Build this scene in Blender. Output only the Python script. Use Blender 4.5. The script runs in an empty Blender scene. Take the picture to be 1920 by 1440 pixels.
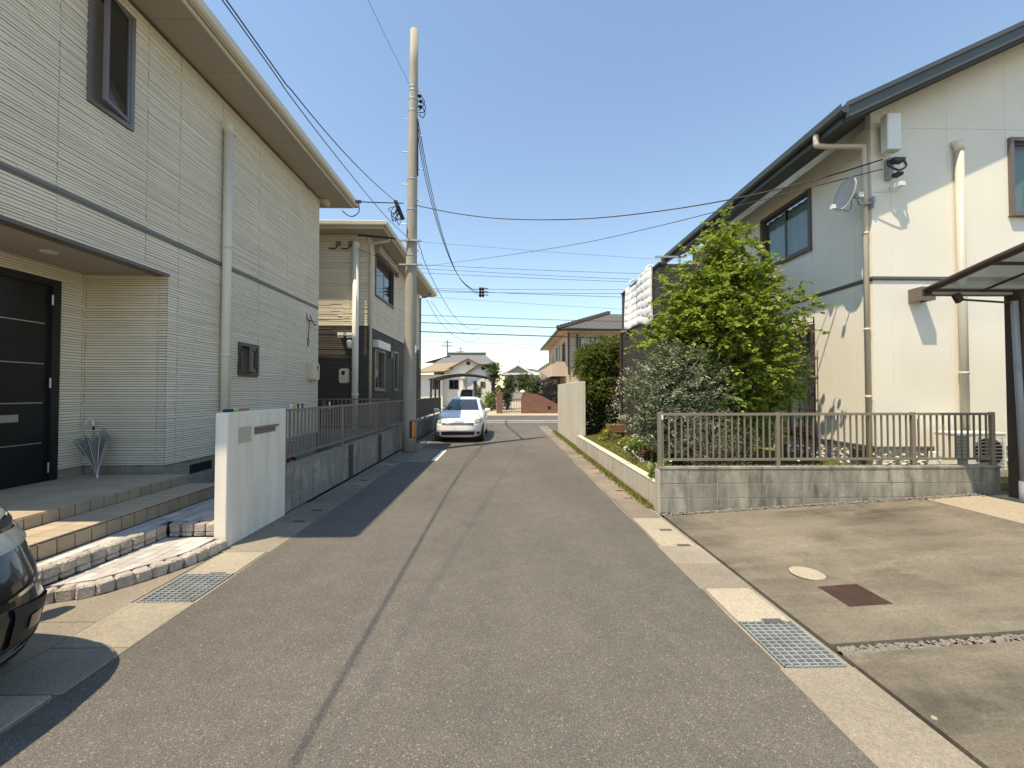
import bpy, math, random
import numpy as np
from mathutils import Vector, Matrix

scene = bpy.context.scene
col = scene.collection
rad = math.radians

# ------------------------------------------------------------------ camera
FPX = 755.0                                   # focal length in photo pixels (1920 wide)
CAM = Vector((0, 0, 1.68))
YAW = math.atan(15 / FPX)
PIT = math.atan(15 / FPX)
cd = bpy.data.cameras.new("camera")
cam = bpy.data.objects.new("camera", cd)
col.objects.link(cam)
cam.location = CAM
cam.rotation_euler = (math.pi / 2 + PIT, 0, -YAW)
cd.sensor_width = 36
cd.lens = 36 * FPX / 1920
cd.clip_start = 0.05
cd.clip_end = 2000
scene.camera = cam

# ------------------------------------------------------------------ world, sun, exposure
SUN = Vector((0.335, 0.306, -1.0)).normalized()       # direction in which the light travels
world = bpy.data.worlds.new("World")
scene.world = world
world.use_nodes = True
wn = world.node_tree.nodes
wl = world.node_tree.links
wn.clear()
sky = wn.new("ShaderNodeTexSky")
sky.sky_type = 'NISHITA'
sky.sun_disc = False
sky.sun_elevation = math.asin(-SUN.z)
sky.sun_rotation = math.atan2(-SUN.x, -SUN.y)
sky.air_density = 1.35
sky.dust_density = 0.1
sky.ozone_density = 7.0
bg = wn.new("ShaderNodeBackground")
bg.inputs[1].default_value = 0.132
wo = wn.new("ShaderNodeOutputWorld")
wl.new(sky.outputs[0], bg.inputs[0])
wl.new(bg.outputs[0], wo.inputs[0])

sl = bpy.data.lights.new("sun", 'SUN')
sl.energy = 3.3
sl.angle = rad(0.5)
sl.color = (1.0, 0.95, 0.86)
so = bpy.data.objects.new("sun", sl)
col.objects.link(so)
so.rotation_euler = SUN.to_track_quat('-Z', 'Y').to_euler()
so.location = (-20, -20, 60)

vs = scene.view_settings
vs.view_transform = 'Standard'
vs.look = 'None'
vs.gamma = 1
vs.use_curve_mapping = False
vs.exposure = .95
vs.use_white_balance = True                   # the phone's warm daylight balance
vs.white_balance_temperature = 8300

# ------------------------------------------------------------------ pixel -> place
_f = Vector((math.sin(YAW) * math.cos(PIT), math.cos(YAW) * math.cos(PIT), math.sin(PIT)))
_r = Vector((math.cos(YAW), -math.sin(YAW), 0))
_u = _r.cross(_f)


def ray(px, py):
    return _f + _r * ((px - 960) / FPX) + _u * ((720 - py) / FPX)


def on_z(px, py, z=0.0):
    d = ray(px, py)
    return CAM + d * ((z - CAM.z) / d.z)


def on_y(px, py, Y):
    d = ray(px, py)
    return CAM + d * ((Y - CAM.y) / d.y)


def on_x(px, py, X):
    d = ray(px, py)
    return CAM + d * ((X - CAM.x) / d.x)


# ------------------------------------------------------------------ object helpers
W = {}
I4 = Matrix.Identity(4)


def link(o, parent=None, M=None):
    M = M or I4
    col.objects.link(o)
    if parent is not None:
        o.parent = parent
        o.matrix_parent_inverse = W[parent].inverted()
    o.matrix_basis = M
    W[o] = M.copy()
    return o


def tag(o, label=None, cat=None, group=None, kind=None):
    if label: o["label"] = label
    if cat: o["category"] = cat
    if group: o["group"] = group
    if kind: o["kind"] = kind
    return o


def thing(name, label, cat, loc=(0, 0, 0), group=None, kind=None):
    o = bpy.data.objects.new(name, None)
    o.empty_display_size = 0.2
    link(o, None, Matrix.Translation(Vector(loc)))
    return tag(o, label, cat, group, kind)


class Pl:
    """a wall plane: u along the wall, z up, d out of the wall"""
    def __init__(s, O, U, N):
        s.O, s.U, s.N = Vector(O), Vector(U), Vector(N)
        s.flip = s.U.cross(Vector((0, 0, 1))).dot(s.N) < 0

    def pt(s, u, z, d=0.0):
        return s.O + s.U * u + Vector((0, 0, z)) + s.N * d

    def uz(s, px, py, d=0.0):
        r = ray(px, py)
        t = (s.O + s.N * d - CAM).dot(s.N) / r.dot(s.N)
        p = CAM + r * t
        return (p - s.O).dot(s.U), p.z


BOXF = [(0, 3, 2, 1), (4, 5, 6, 7), (0, 1, 5, 4), (1, 2, 6, 5), (2, 3, 7, 6), (3, 0, 4, 7)]


class MB:
    def __init__(s):
        s.v, s.f = [], []

    def add(s, vs, fs):
        n = len(s.v)
        s.v += [tuple(p) for p in vs]
        s.f += [tuple(i + n for i in f) for f in fs]
        return s

    def box(s, x0, x1, y0, y1, z0, z1):
        return s.add([(x0, y0, z0), (x1, y0, z0), (x1, y1, z0), (x0, y1, z0),
                      (x0, y0, z1), (x1, y0, z1), (x1, y1, z1), (x0, y1, z1)], BOXF)

    def pbox(s, pl, u0, u1, z0, z1, d0, d1):
        # corners: a right-handed frame is (u, -d, z)
        P = [pl.pt(u0, z0, d1), pl.pt(u1, z0, d1), pl.pt(u1, z0, d0), pl.pt(u0, z0, d0),
             pl.pt(u0, z1, d1), pl.pt(u1, z1, d1), pl.pt(u1, z1, d0), pl.pt(u0, z1, d0)]
        fs = BOXF if not pl.flip else [tuple(reversed(f)) for f in BOXF]
        return s.add(P, fs)

    def obox(s, c, size, M=None):
        hx, hy, hz = [a / 2 for a in size]
        P = [Vector(p) for p in [(-hx, -hy, -hz), (hx, -hy, -hz), (hx, hy, -hz), (-hx, hy, -hz),
                                 (-hx, -hy, hz), (hx, -hy, hz), (hx, hy, hz), (-hx, hy, hz)]]
        if M is not None: P = [M @ p for p in P]
        return s.add([p + Vector(c) for p in P], BOXF)

    def bar(s, a, b, w, h):
        """rectangular bar from a to b"""
        a, b = Vector(a), Vector(b)
        d = b - a
        q = d.to_track_quat('X', 'Z').to_matrix()
        return s.obox((a + b) / 2, (d.length, w, h), q)

    def cbox(s, x0, x1, y0, y1, z0, z1, b=0.004):
        """box with chamfered edges"""
        V, idx = [], {}
        xs, ys, zs = (x0, x1), (y0, y1), (z0, z1)
        for i in (0, 1):
            for j in (0, 1):
                for k in (0, 1):
                    sx, sy, sz = (1 - 2 * i), (1 - 2 * j), (1 - 2 * k)
                    p = (xs[i], ys[j], zs[k])
                    for ax, q in enumerate([(p[0], p[1] + sy * b, p[2] + sz * b),
                                            (p[0] + sx * b, p[1], p[2] + sz * b),
                                            (p[0] + sx * b, p[1] + sy * b, p[2])]):
                        idx[i, j, k, ax] = len(V)
                        V.append(q)
        Fs = []
        def quad(a, b_, c, d): Fs.append((idx[a], idx[b_], idx[c], idx[d]))
        for i in (0, 1):
            q = [(i, 0, 0, 0), (i, 1, 0, 0), (i, 1, 1, 0), (i, 0, 1, 0)]
            quad(*(q if i else q[::-1]))
            q = [(0, i, 0, 1), (0, i, 1, 1), (1, i, 1, 1), (1, i, 0, 1)]
            quad(*(q if i else q[::-1]))
            q = [(0, 0, i, 2), (1, 0, i, 2), (1, 1, i, 2), (0, 1, i, 2)]
            quad(*(q if i else q[::-1]))
        for i in (0, 1):
            for j in (0, 1):
                quad((i, j, 0, 0), (i, j, 1, 0), (i, j, 1, 1), (i, j, 0, 1))
                quad((i, 0, j, 0), (i, 1, j, 0), (i, 1, j, 2), (i, 0, j, 2))
                quad((0, i, j, 1), (1, i, j, 1), (1, i, j, 2), (0, i, j, 2))
                for k in (0, 1):
                    Fs.append((idx[i, j, k, 0], idx[i, j, k, 1], idx[i, j, k, 2]))
        return s.add(V, Fs)

    def tube(s, pts, r, n=8, cap=True):
        pts = [Vector(p) for p in pts]
        rs = r if isinstance(r, (list, tuple)) else [r] * len(pts)
        V, Fs = [], []
        up = Vector((0, 0, 1))
        prev = None
        for i, p in enumerate(pts):
            d = (pts[min(i + 1, len(pts) - 1)] - pts[max(i - 1, 0)]).normalized()
            if prev is None:
                a = d.cross(up)
                if a.length < 1e-3: a = d.cross(Vector((1, 0, 0)))
            else:
                a = prev - d * prev.dot(d)
                if a.length < 1e-4: a = d.cross(up)
            a.normalize()
            prev = a
            b = d.cross(a)
            for k in range(n):
                t = 2 * math.pi * k / n
                V.append(p + (a * math.cos(t) + b * math.sin(t)) * rs[i])
        for i in range(len(pts) - 1):
            for k in range(n):
                k2 = (k + 1) % n
                Fs.append((i * n + k, i * n + k2, (i + 1) * n + k2, (i + 1) * n + k))
        if cap:
            Fs.append(tuple(range(n - 1, -1, -1)))
            m = (len(pts) - 1) * n
            Fs.append(tuple(m + k for k in range(n)))
        return s.add(V, Fs)

    def lathe(s, c, prof, n=20):
        """profile [(r, z)] round the vertical through c"""
        c = Vector(c)
        V, Fs = [], []
        for (r, z) in prof:
            for k in range(n):
                t = 2 * math.pi * k / n
                V.append(c + Vector((r * math.cos(t), r * math.sin(t), z)))
        for i in range(len(prof) - 1):
            for k in range(n):
                k2 = (k + 1) % n
                Fs.append((i * n + k, i * n + k2, (i + 1) * n + k2, (i + 1) * n + k))
        Fs.append(tuple(range(n - 1, -1, -1)))
        m = (len(prof) - 1) * n
        Fs.append(tuple(m + k for k in range(n)))
        return s.add(V, Fs)

    def prism(s, pts, ext):
        pts = [Vector(p) for p in pts]
        ext = Vector(ext)
        n = len(pts)
        Fs = [tuple(range(n - 1, -1, -1)), tuple(range(n, 2 * n))]
        Fs += [(i, (i + 1) % n, n + (i + 1) % n, n + i) for i in range(n)]
        return s.add(pts + [p + ext for p in pts], Fs)

    def slab(s, quad, t):
        """sheet with thickness t below its four corners"""
        q = [Vector(p) for p in quad]
        n = (q[1] - q[0]).cross(q[2] - q[0]).normalized()
        if n.z < 0: n = -n
        return s.prism([p - n * t for p in q], n * t)

    def grid(s, fn, nu, nv):
        V = [fn(i / nu, j / nv) for j in range(nv + 1) for i in range(nu + 1)]
        Fs = [(j * (nu + 1) + i, j * (nu + 1) + i + 1, (j + 1) * (nu + 1) + i + 1, (j + 1) * (nu + 1) + i)
              for j in range(nv) for i in range(nu)]
        return s.add(V, Fs)

    def xform(s, M):
        s.v = [tuple(M @ Vector(p)) for p in s.v]
        return s

    def mesh(s, name, mat, smooth=False):
        me = bpy.data.meshes.new(name)
        me.from_pydata(s.v, [], s.f)
        if mat: me.materials.append(mat)
        if smooth: me.polygons.foreach_set('use_smooth', [True] * len(me.polygons))
        me.update()
        return me

    def part(s, name, mat, parent, smooth=False):
        o = bpy.data.objects.new(name, s.mesh(name, mat, smooth))
        return link(o, parent)

    def solo(s, name, mat, label, cat, group=None, kind=None, smooth=False):
        a = np.array(s.v)
        lo, hi = a.min(0), a.max(0)
        c = Vector(((lo[0] + hi[0]) / 2, (lo[1] + hi[1]) / 2, lo[2]))
        s.v = [tuple(p) for p in (a - np.array(c))]
        o = bpy.data.objects.new(name, s.mesh(name, mat, smooth))
        link(o, None, Matrix.Translation(c))
        return tag(o, label, cat, group, kind)


def inst(name, me, parent, loc, rotz=0.0, scale=(1, 1, 1)):
    o = bpy.data.objects.new(name, me)
    M = Matrix.Translation(Vector(loc)) @ Matrix.Rotation(rotz, 4, 'Z') @ Matrix.Diagonal((*scale, 1))
    return link(o, parent, M)


def spline(pts, n=10):
    """Catmull-Rom through 3D points"""
    P = [Vector(p) for p in pts]
    P = [P[0] * 2 - P[1]] + P + [P[-1] * 2 - P[-2]]
    out = []
    for i in range(1, len(P) - 2):
        for k in range(n):
            t = k / n
            a, b, c, d = P[i - 1], P[i], P[i + 1], P[i + 2]
            out.append(0.5 * ((2 * b) + (c - a) * t + (2 * a - 5 * b + 4 * c - d) * t * t + (3 * b - a - 3 * c + d) * t ** 3))
    out.append(P[-2])
    return out


# ------------------------------------------------------------------ materials
class NT:
    def __init__(s, name):
        s.m = bpy.data.materials.new(name)
        s.m.use_nodes = True
        s.t = s.m.node_tree
        s.n, s.l = s.t.nodes, s.t.links
        s.n.clear()
        s.out = s.n.new("ShaderNodeOutputMaterial")
        s.pos = None

    def node(s, typ, **kw):
        x = s.n.new(typ)
        for k, v in kw.items(): setattr(x, k, v)
        return x

    def P(s):
        if s.pos is None: s.pos = s.node("ShaderNodeNewGeometry").outputs['Position']
        return s.pos

    def setin(s, sock, v):
        if hasattr(v, 'is_output') or isinstance(v, bpy.types.NodeSocket): s.l.new(v, sock)
        else: sock.default_value = v

    def noise(s, scale, detail=4, rough=.55, vec=None, stretch=None):
        n = s.node("ShaderNodeTexNoise")
        n.inputs['Scale'].default_value = scale
        n.inputs['Detail'].default_value = detail
        n.inputs['Roughness'].default_value = rough
        v = vec or s.P()
        if stretch:
            mp = s.node("ShaderNodeVectorMath", operation='MULTIPLY')
            s.l.new(v, mp.inputs[0]); mp.inputs[1].default_value = stretch
            v = mp.outputs[0]
        s.l.new(v, n.inputs['Vector'])
        return n.outputs[0]

    def voro(s, scale, feature='F1', out='Distance', vec=None):
        n = s.node("ShaderNodeTexVoronoi", feature=feature)
        n.inputs['Scale'].default_value = scale
        s.l.new(vec or s.P(), n.inputs['Vector'])
        return n.outputs[out]

    def rng(s, v, a, b, c, d):
        n = s.node("ShaderNodeMapRange")
        s.setin(n.inputs[0], v)
        for i, x in zip((1, 2, 3, 4), (a, b, c, d)): n.inputs[i].default_value = x
        return n.outputs[0]

    def math(s, op, a, b=0.0, c=0.0):
        n = s.node("ShaderNodeMath", operation=op)
        s.setin(n.inputs[0], a); s.setin(n.inputs[1], b); s.setin(n.inputs[2], c)
        return n.outputs[0]

    def mix(s, fac, a, b, mode='MIX'):
        n = s.node("ShaderNodeMix", data_type='RGBA', blend_type=mode)
        s.setin(n.inputs[0], fac)
        s.setin(n.inputs[6], a if not isinstance(a, tuple) else (*a, 1)[:4])
        s.setin(n.inputs[7], b if not isinstance(b, tuple) else (*b, 1)[:4])
        return n.outputs[2]

    def scale(s, colr, f):
        n = s.node("ShaderNodeVectorMath", operation='SCALE')
        s.setin(n.inputs[0], colr if not isinstance(colr, tuple) else tuple(colr[:3]))
        s.setin(n.inputs['Scale'], f)
        return n.outputs[0]

    def bump(s, h, strength=.5, dist=.01, normal=None):
        n = s.node("ShaderNodeBump")
        n.inputs['Strength'].default_value = strength
        n.inputs['Distance'].default_value = dist
        s.l.new(h, n.inputs['Height'])
        if normal is not None: s.l.new(normal, n.inputs['Normal'])
        return n.outputs[0]

    def xyz(s, v=None):
        n = s.node("ShaderNodeSeparateXYZ")
        s.l.new(v or s.P(), n.inputs[0])
        return n.outputs

    def comb(s, x, y, z=0.0):
        n = s.node("ShaderNodeCombineXYZ")
        s.setin(n.inputs[0], x); s.setin(n.inputs[1], y); s.setin(n.inputs[2], z)
        return n.outputs[0]

    def objrand(s): return s.node("ShaderNodeObjectInfo").outputs['Random']

    def bsdf(s, colr, rough=.6, metal=0.0, spec=.5, normal=None, **kw):
        b = s.node("ShaderNodeBsdfPrincipled")
        s.setin(b.inputs['Base Color'], colr if not isinstance(colr, tuple) else (*colr, 1)[:4])
        s.setin(b.inputs['Roughness'], rough)
        b.inputs['Metallic'].default_value = metal
        b.inputs['Specular IOR Level'].default_value = spec
        if normal is not None: s.l.new(normal, b.inputs['Normal'])
        for k, v in kw.items(): b.inputs[k].default_value = v
        s.l.new(b.outputs[0], s.out.inputs[0])
        return b


def mat(name, c, rough=.6, var=.12, vscale=2.0, bump=0.0, bscale=80, fine=.0, metal=0.0, spec=.5, objvar=0.0,
        streak=0.0, coat=0.0, bdist=.004):
    t = NT(name)
    n1 = t.noise(vscale, 5)
    f = t.rng(n1, .25, .75, 1 - var, 1 + var)
    if fine:
        f = t.math('MULTIPLY', f, t.rng(t.noise(bscale, 3), .25, .75, 1 - fine, 1 + fine))
    if objvar:
        f = t.math('MULTIPLY', f, t.rng(t.objrand(), 0, 1, 1 - objvar, 1 + objvar))
    if streak:
        f = t.math('MULTIPLY', f, t.rng(t.noise(1.0, 5, .6, stretch=(9, 9, .7)), .35, .75, 1, 1 - streak))
    nor = None
    if bump: nor = t.bump(t.noise(bscale, 4), bump, bdist)
    rr = t.rng(n1, .3, .7, max(rough - .08, .02), min(rough + .08, 1)) if rough > .12 else rough
    b = t.bsdf(t.scale(c, f), rr, metal, spec, nor)
    if coat:
        b.inputs['Coat Weight'].default_value = coat
        b.inputs['Coat Roughness'].default_value = .04
    return t.m


def mat_asphalt():
    t = NT("asphalt")
    big = t.rng(t.noise(.5, 5), .3, .7, .86, 1.12)
    mid = t.rng(t.noise(5, 4), .3, .7, .92, 1.08)
    grain = t.voro(340, out='Color')
    g = t.xyz(grain)[0]
    base = t.mix(t.rng(g, .0, 1., 0, 1), (.060, .055, .047), (.166, .153, .133))
    spark = t.rng(g, .93, .96, 0, 1)
    base = t.mix(spark, base, (.24, .225, .20))
    g2 = t.xyz(t.voro(140, out='Color'))[1]
    base = t.mix(t.rng(g2, .97, .985, 0, .6), base, (.30, .285, .26))
    x, y, z = t.xyz()
    lane = t.rng(t.noise(.35, 3, .5, stretch=(3, .5, 1)), .35, .65, .93, 1.07)
    c = t.scale(base, t.math('MULTIPLY', t.math('MULTIPLY', big, mid), lane))
    pt = t.rng(t.noise(1.3, 6, .7), .56, .70, 0, .22)
    c = t.mix(pt, c, (.055, .05, .043))
    # brown spill by the near edge
    dx = t.math('ADD', x, 1.1); dy = t.math('SUBTRACT', y, 1.93)
    r2 = t.math('SQRT', t.math('ADD', t.math('MULTIPLY', dx, dx), t.math('MULTIPLY', dy, dy)))
    spill = t.math('MULTIPLY', t.rng(r2, .02, .09, .45, 0), t.rng(t.noise(30, 3), .4, .6, 0, 1))
    c = t.mix(spill, c, (.09, .045, .02))
    h = t.math('ADD', t.voro(260), t.math('MULTIPLY', t.noise(60, 3), .6))
    t.bsdf(c, .82, 0, .35, t.bump(h, .55, .004))
    return t.m


def mat_concrete(name, c, dirt=(.07, .065, .055), amt=.5, stain=1.3, grain=.18, rough=.85, bump=.35, objvar=.0, band=None, speck=True, wear=None):
    t = NT(name)
    n = t.noise(stain, 6, .65)
    d = t.rng(n, .38, .68, 0, amt)
    if band is not None:                         # tyre-worn pale streaks along X
        d = t.math('MULTIPLY', d, t.rng(t.noise(1.0, 4, .6, stretch=band), .35, .6, .25, 1.2))
    base = t.scale(c, t.rng(t.noise(40, 5, .7), .3, .7, 1 - grain, 1 + grain))
    if objvar: base = t.scale(base, t.rng(t.objrand(), 0, 1, 1 - objvar, 1 + objvar))
    cc = t.mix(d, base, dirt)
    if wear:                                     # pale scuffed streaks and a few hairline cracks
        wv = t.math('MULTIPLY', t.rng(t.noise(1.0, 7, .7, stretch=(.8, 3.4, 1)), .52, .72, 0, .75), t.rng(t.noise(26, 4, .7), .38, .62, .15, 1))
        cc = t.mix(wv, cc, wear)
        ck = t.node("ShaderNodeTexVoronoi", feature='DISTANCE_TO_EDGE'); ck.inputs['Scale'].default_value = .55
        wp = t.node("ShaderNodeVectorMath", operation='ADD')
        nz = t.node("ShaderNodeTexNoise"); nz.inputs['Scale'].default_value = 2.2; nz.inputs['Detail'].default_value = 6
        t.l.new(t.P(), nz.inputs['Vector']); sc_ = t.node("ShaderNodeVectorMath", operation='SCALE'); sc_.inputs['Scale'].default_value = .5
        t.l.new(nz.outputs['Color'], sc_.inputs[0]); t.l.new(t.P(), wp.inputs[0]); t.l.new(sc_.outputs[0], wp.inputs[1]); t.l.new(wp.outputs[0], ck.inputs['Vector'])
        cr = t.math('MULTIPLY', t.rng(ck.outputs['Distance'], .0, .0035, .65, 0), t.rng(t.noise(.7, 2), .5, .6, 0, 1))
        cc = t.mix(cr, cc, (.03, .027, .022))
    if speck:
        g = t.xyz(t.voro(190, out='Color'))[0]
        cc = t.scale(cc, t.rng(g, 0, 1, .80, 1.2))
    t.bsdf(cc, rough, 0, .3, t.bump(t.noise(130, 4, .7), bump, .004))
    return t.m


def mat_block(name, c, dark, amt=.75):
    """concrete block: weathered in vertical runs, pale lime bloom"""
    t = NT(name)
    st = t.rng(t.noise(1.0, 6, .65, stretch=(7, 7, 1.6)), .36, .66, 0, amt)
    st = t.math('MULTIPLY', st, t.rng(t.objrand(), 0, 1, .45, 1.15))
    base = t.scale(c, t.rng(t.noise(60, 5, .7), .3, .7, .8, 1.2))
    cc = t.mix(st, base, dark)
    lime = t.rng(t.noise(3.3, 6, .7, stretch=(1, 1, 2.2)), .60, .70, 0, .55)
    cc = t.mix(lime, cc, (.42, .40, .36))
    cc = t.scale(cc, t.rng(t.objrand(), 0, 1, .82, 1.14))
    t.bsdf(cc, .92, 0, .2, t.bump(t.noise(150, 4, .7), .45, .005))
    return t.m


def mat_brick(name, c1, c2, mortar, w, h, m=.008, bump=.6, rough=.85, spec=.3):
    t = NT(name)
    x, y, z = t.xyz()
    v = t.comb(t.math('ADD', x, y), z, 0.0)
    b = t.node("ShaderNodeTexBrick")
    b.offset = .5
    b.inputs['Color1'].default_value = (*c1, 1)
    b.inputs['Color2'].default_value = (*c2, 1)
    b.inputs['Mortar'].default_value = (*mortar, 1)
    b.inputs['Scale'].default_value = 1
    b.inputs['Mortar Size'].default_value = m
    b.inputs['Brick Width'].default_value = w
    b.inputs['Row Height'].default_value = h
    t.l.new(v, b.inputs['Vector'])
    cc = t.scale(b.outputs[0], t.rng(t.noise(9, 5, .7), .3, .7, .72, 1.25))
    inv = t.math('SUBTRACT', 1.0, b.outputs[1])
    hh = t.math('ADD', inv, t.math('MULTIPLY', t.noise(70, 3), .4))
    t.bsdf(cc, rough, 0, spec, t.bump(hh, bump, .012))
    return t.m


def mat_tiles_roof(name, c1, c2, w=.27, h=.25, along='x'):
    """far roofs: rounded courses of tiles"""
    t = NT(name)
    x, y, z = t.xyz()
    u = x if along == 'x' else y
    a = t.math('SINE', t.math('MULTIPLY', u, 2 * math.pi / w))
    f = t.math('FRACT', t.math('MULTIPLY', z, 1 / (h * .45)))
    hgt = t.math('ADD', t.math('MULTIPLY', a, .5), f)
    cc = t.mix(t.noise(2.5, 5, .7), c1, c2)
    cc = t.scale(cc, t.rng(t.noise(25, 3), .3, .7, .75, 1.2))
    t.bsdf(cc, .6, 0, .4, t.bump(hgt, 1.0, .05))
    return t.m


def mat_leaf(name, c1, c2, c3, trans=.35, rough=.5, spec=.4):
    t = NT(name)
    a = t.node("ShaderNodeAttribute", attribute_name='rnd').outputs['Fac']
    r = t.node("ShaderNodeValToRGB")
    e = r.color_ramp.elements
    e[0].color = (*c1, 1); e[0].position = .1
    e[1].color = (*c3, 1); e[1].position = .95
    m = e.new(.55); m.color = (*c2, 1)
    t.l.new(a, r.inputs[0])
    cc = t.scale(r.outputs[0], t.rng(t.noise(60, 3), .3, .7, .85, 1.15))
    b = t.bsdf(cc, rough, 0, spec)
    tr = t.node("ShaderNodeBsdfTranslucent")
    t.l.new(t.mix(.5, cc, t.scale(cc, 1.6)), tr.inputs[0])
    mx = t.node("ShaderNodeMixShader")
    mx.inputs[0].default_value = trans
    t.l.new(b.outputs[0], mx.inputs[1]); t.l.new(tr.outputs[0], mx.inputs[2])
    t.l.new(mx.outputs[0], t.out.inputs[0])
    return t.m


def mat_glass(name, tint=(.75, .82, .82), refl=1.0, rough=.02):
    t = NT(name)
    tr = t.node("ShaderNodeBsdfTransparent"); tr.inputs[0].default_value = (*tint, 1)
    gl = t.node("ShaderNodeBsdfGlossy"); gl.inputs['Roughness'].default_value = rough
    fr = t.node("ShaderNodeLayerWeight"); fr.inputs[0].default_value = .5
    fz = t.math('ADD', .05, t.math('MULTIPLY', .9 * refl, t.math('POWER', fr.outputs['Facing'], 4.0)))
    mx = t.node("ShaderNodeMixShader")
    t.l.new(fz, mx.inputs[0])
    t.l.new(tr.outputs[0], mx.inputs[1]); t.l.new(gl.outputs[0], mx.inputs[2])
    t.l.new(mx.outputs[0], t.out.inputs[0])
    return t.m


def mat_film(name, c, alpha=.55, rough=.25):
    """clear vinyl / polycarbonate: part see-through, part milky"""
    t = NT(name)
    b = t.bsdf(c, rough, 0, .6)
    tr = t.node("ShaderNodeBsdfTransparent"); tr.inputs[0].default_value = (*[min(1, x * 1.15 + .25) for x in c], 1)
    tl = t.node("ShaderNodeBsdfTranslucent"); tl.inputs[0].default_value = (*c, 1)
    m1 = t.node("ShaderNodeMixShader"); m1.inputs[0].default_value = .5
    t.l.new(b.outputs[0], m1.inputs[1]); t.l.new(tl.outputs[0], m1.inputs[2])
    m2 = t.node("ShaderNodeMixShader"); m2.inputs[0].default_value = alpha
    t.l.new(tr.outputs[0], m2.inputs[1]); t.l.new(m1.outputs[0], m2.inputs[2])
    t.l.new(m2.outputs[0], t.out.inputs[0])
    return t.m


M = {}
M['asphalt'] = mat_asphalt()
M['soil'] = mat("soil", (.13, .11, .08), .95, .3, 2, .6, 40, .3)
M['concrete_pale'] = mat_concrete("concrete_pale", (.365, .325, .25), (.25, .21, .15), .35, objvar=.10)
M['concrete_gutter'] = mat_concrete("concrete_gutter", (.27, .24, .19), (.16, .135, .105), .55, objvar=.12)
M['concrete_old'] = mat_concrete("concrete_old", (.24, .205, .165), (.11, .095, .08), .6, objvar=.14)
M['concrete_red'] = mat_concrete("concrete_red", (.31, .235, .185), (.16, .12, .10), .55, objvar=.14)
M['parking'] = mat_concrete("parking", (.185, .163, .124), (.06, .053, .042), 1.0, .8, band=(.35, 2.6, 1), wear=(.30, .265, .20))
M['parking_pale'] = mat_concrete("parking_pale", (.335, .285, .215), (.30, .24, .15), .35, 1.2)
M['stucco_wall'] = mat_concrete("stucco_wall", (.60, .565, .47), (.36, .33, .27), .35, .9, .06, .9, .5, speck=False)
M['pillar'] = mat("pillar_render", (.83, .775, .67), .9, .06, 1.5, .5, 160, .05, streak=.18)
M['low_wall'] = mat("low_wall_render", (.52, .48, .40), .9, .1, 1.5, .5, 120, .06, streak=.35)
M['block_r'] = mat_block("block_right", (.35, .32, .265), (.075, .07, .058), .9)  # own colour and stains of the right block wall
M['block_l'] = mat_block("block_left", (.34, .32, .285), (.11, .105, .095))  # own colour and stains of the left block walls
M['mortar'] = mat("mortar", (.42, .39, .33), .95, .2, 3, .4, 60, .2)
M['mortar_d'] = mat("mortar_dark", (.06, .055, .05), .95, .2, 3, .4, 60, .2)
M['siding1'] = mat("siding_beige", (.80, .725, .59), .8, .08, 1.2, .4, 120, .06, bdist=.003)
M['siding1_back'] = mat("siding_groove", (.30, .26, .20), .9, .1)
M['siding_cream'] = mat("siding_cream", (.74, .67, .53), .8, .08, 1.2, .5, 60, .08, bdist=.006)
M['siding_dark'] = mat("siding_dark", (.075, .066, .057), .8, .2, 1.2, .5, 60, .15, bdist=.006)
M['trim_brown'] = mat("trim_brown", (.13, .11, .095), .5, .1)
M['trim_grey'] = mat("trim_grey", (.17, .16, .15), .45, .1)
M['frame_mauve'] = mat("frame_mauve", (.19, .175, .18), .4, .06, metal=.3)
M['frame_brown'] = mat("frame_brown", (.115, .09, .08), .45, .08, metal=.2)
M['frame_bronze'] = mat("frame_bronze", (.16, .13, .11), .45, .08, metal=.2)
M['soffit'] = mat("soffit", (.42, .365, .295), .8, .06, 1.0, .2, 80)
M['gutter_cream'] = mat("gutter_cream", (.66, .60, .49), .45, .06, 1.0)
M['pvc_cream'] = mat("pvc_cream", (.72, .67, .56), .4, .05, 1.0)
M['pvc_white'] = mat("pvc_white", (.75, .73, .68), .4, .05, 1.0)
M['pvc_tan'] = mat("pvc_tan", (.60, .52, .41), .45, .06, 1.0)
M['pvc_beige'] = mat("pvc_beige", (.62, .55, .40), .4, .05, 1.0)
M['pvc_gable'] = mat('pvc_gable', (.50, .47, .40), .5, .05, 1.0)
M['pvc_bluegrey'] = mat("pvc_bluegrey", (.22, .25, .29), .4, .06, 1.0)
M['black'] = mat("black_paint", (.012, .012, .012), .45, .1)
M['black_rubber'] = mat("black_rubber", (.02, .02, .02), .6, .1)
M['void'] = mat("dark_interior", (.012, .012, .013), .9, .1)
M['room'] = mat("dim_room", (.05, .048, .045), .9, .1)
M['door_black'] = mat("door_black", (.013, .013, .013), .32, .1, spec=.4)
M['steel'] = mat("steel", (.5, .5, .5), .35, .1, metal=.8)
M['galv'] = mat("galvanised", (.40, .43, .43), .5, .15, 8, metal=.5)
M['lift_iron'] = mat('lift_iron', (.085, .09, .09), .6, .15)
M['rust'] = mat("rust_iron", (.055, .029, .021), .8, .3, 6, .8, 90, .3)
M['rust_red'] = mat("rust_red", (.12, .04, .025), .85, .3, 6)
M['tile_porch'] = mat("tile_porch", (.42, .335, .24), .6, .08, 3, .2, 90, .06, objvar=.07)
M['tile_riser'] = mat("tile_riser", (.38, .30, .21), .6, .1, 3, .3, 90, .08, objvar=.08)
M['paver'] = mat("paver_grey", (.46, .44, .42), .9, .15, 6, .8, 150, .22, objvar=.22)
M['stone'] = mat("split_stone", (.42, .375, .33), .95, .22, 7, 1.0, 45, .25, objvar=.15, bdist=.02)
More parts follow.
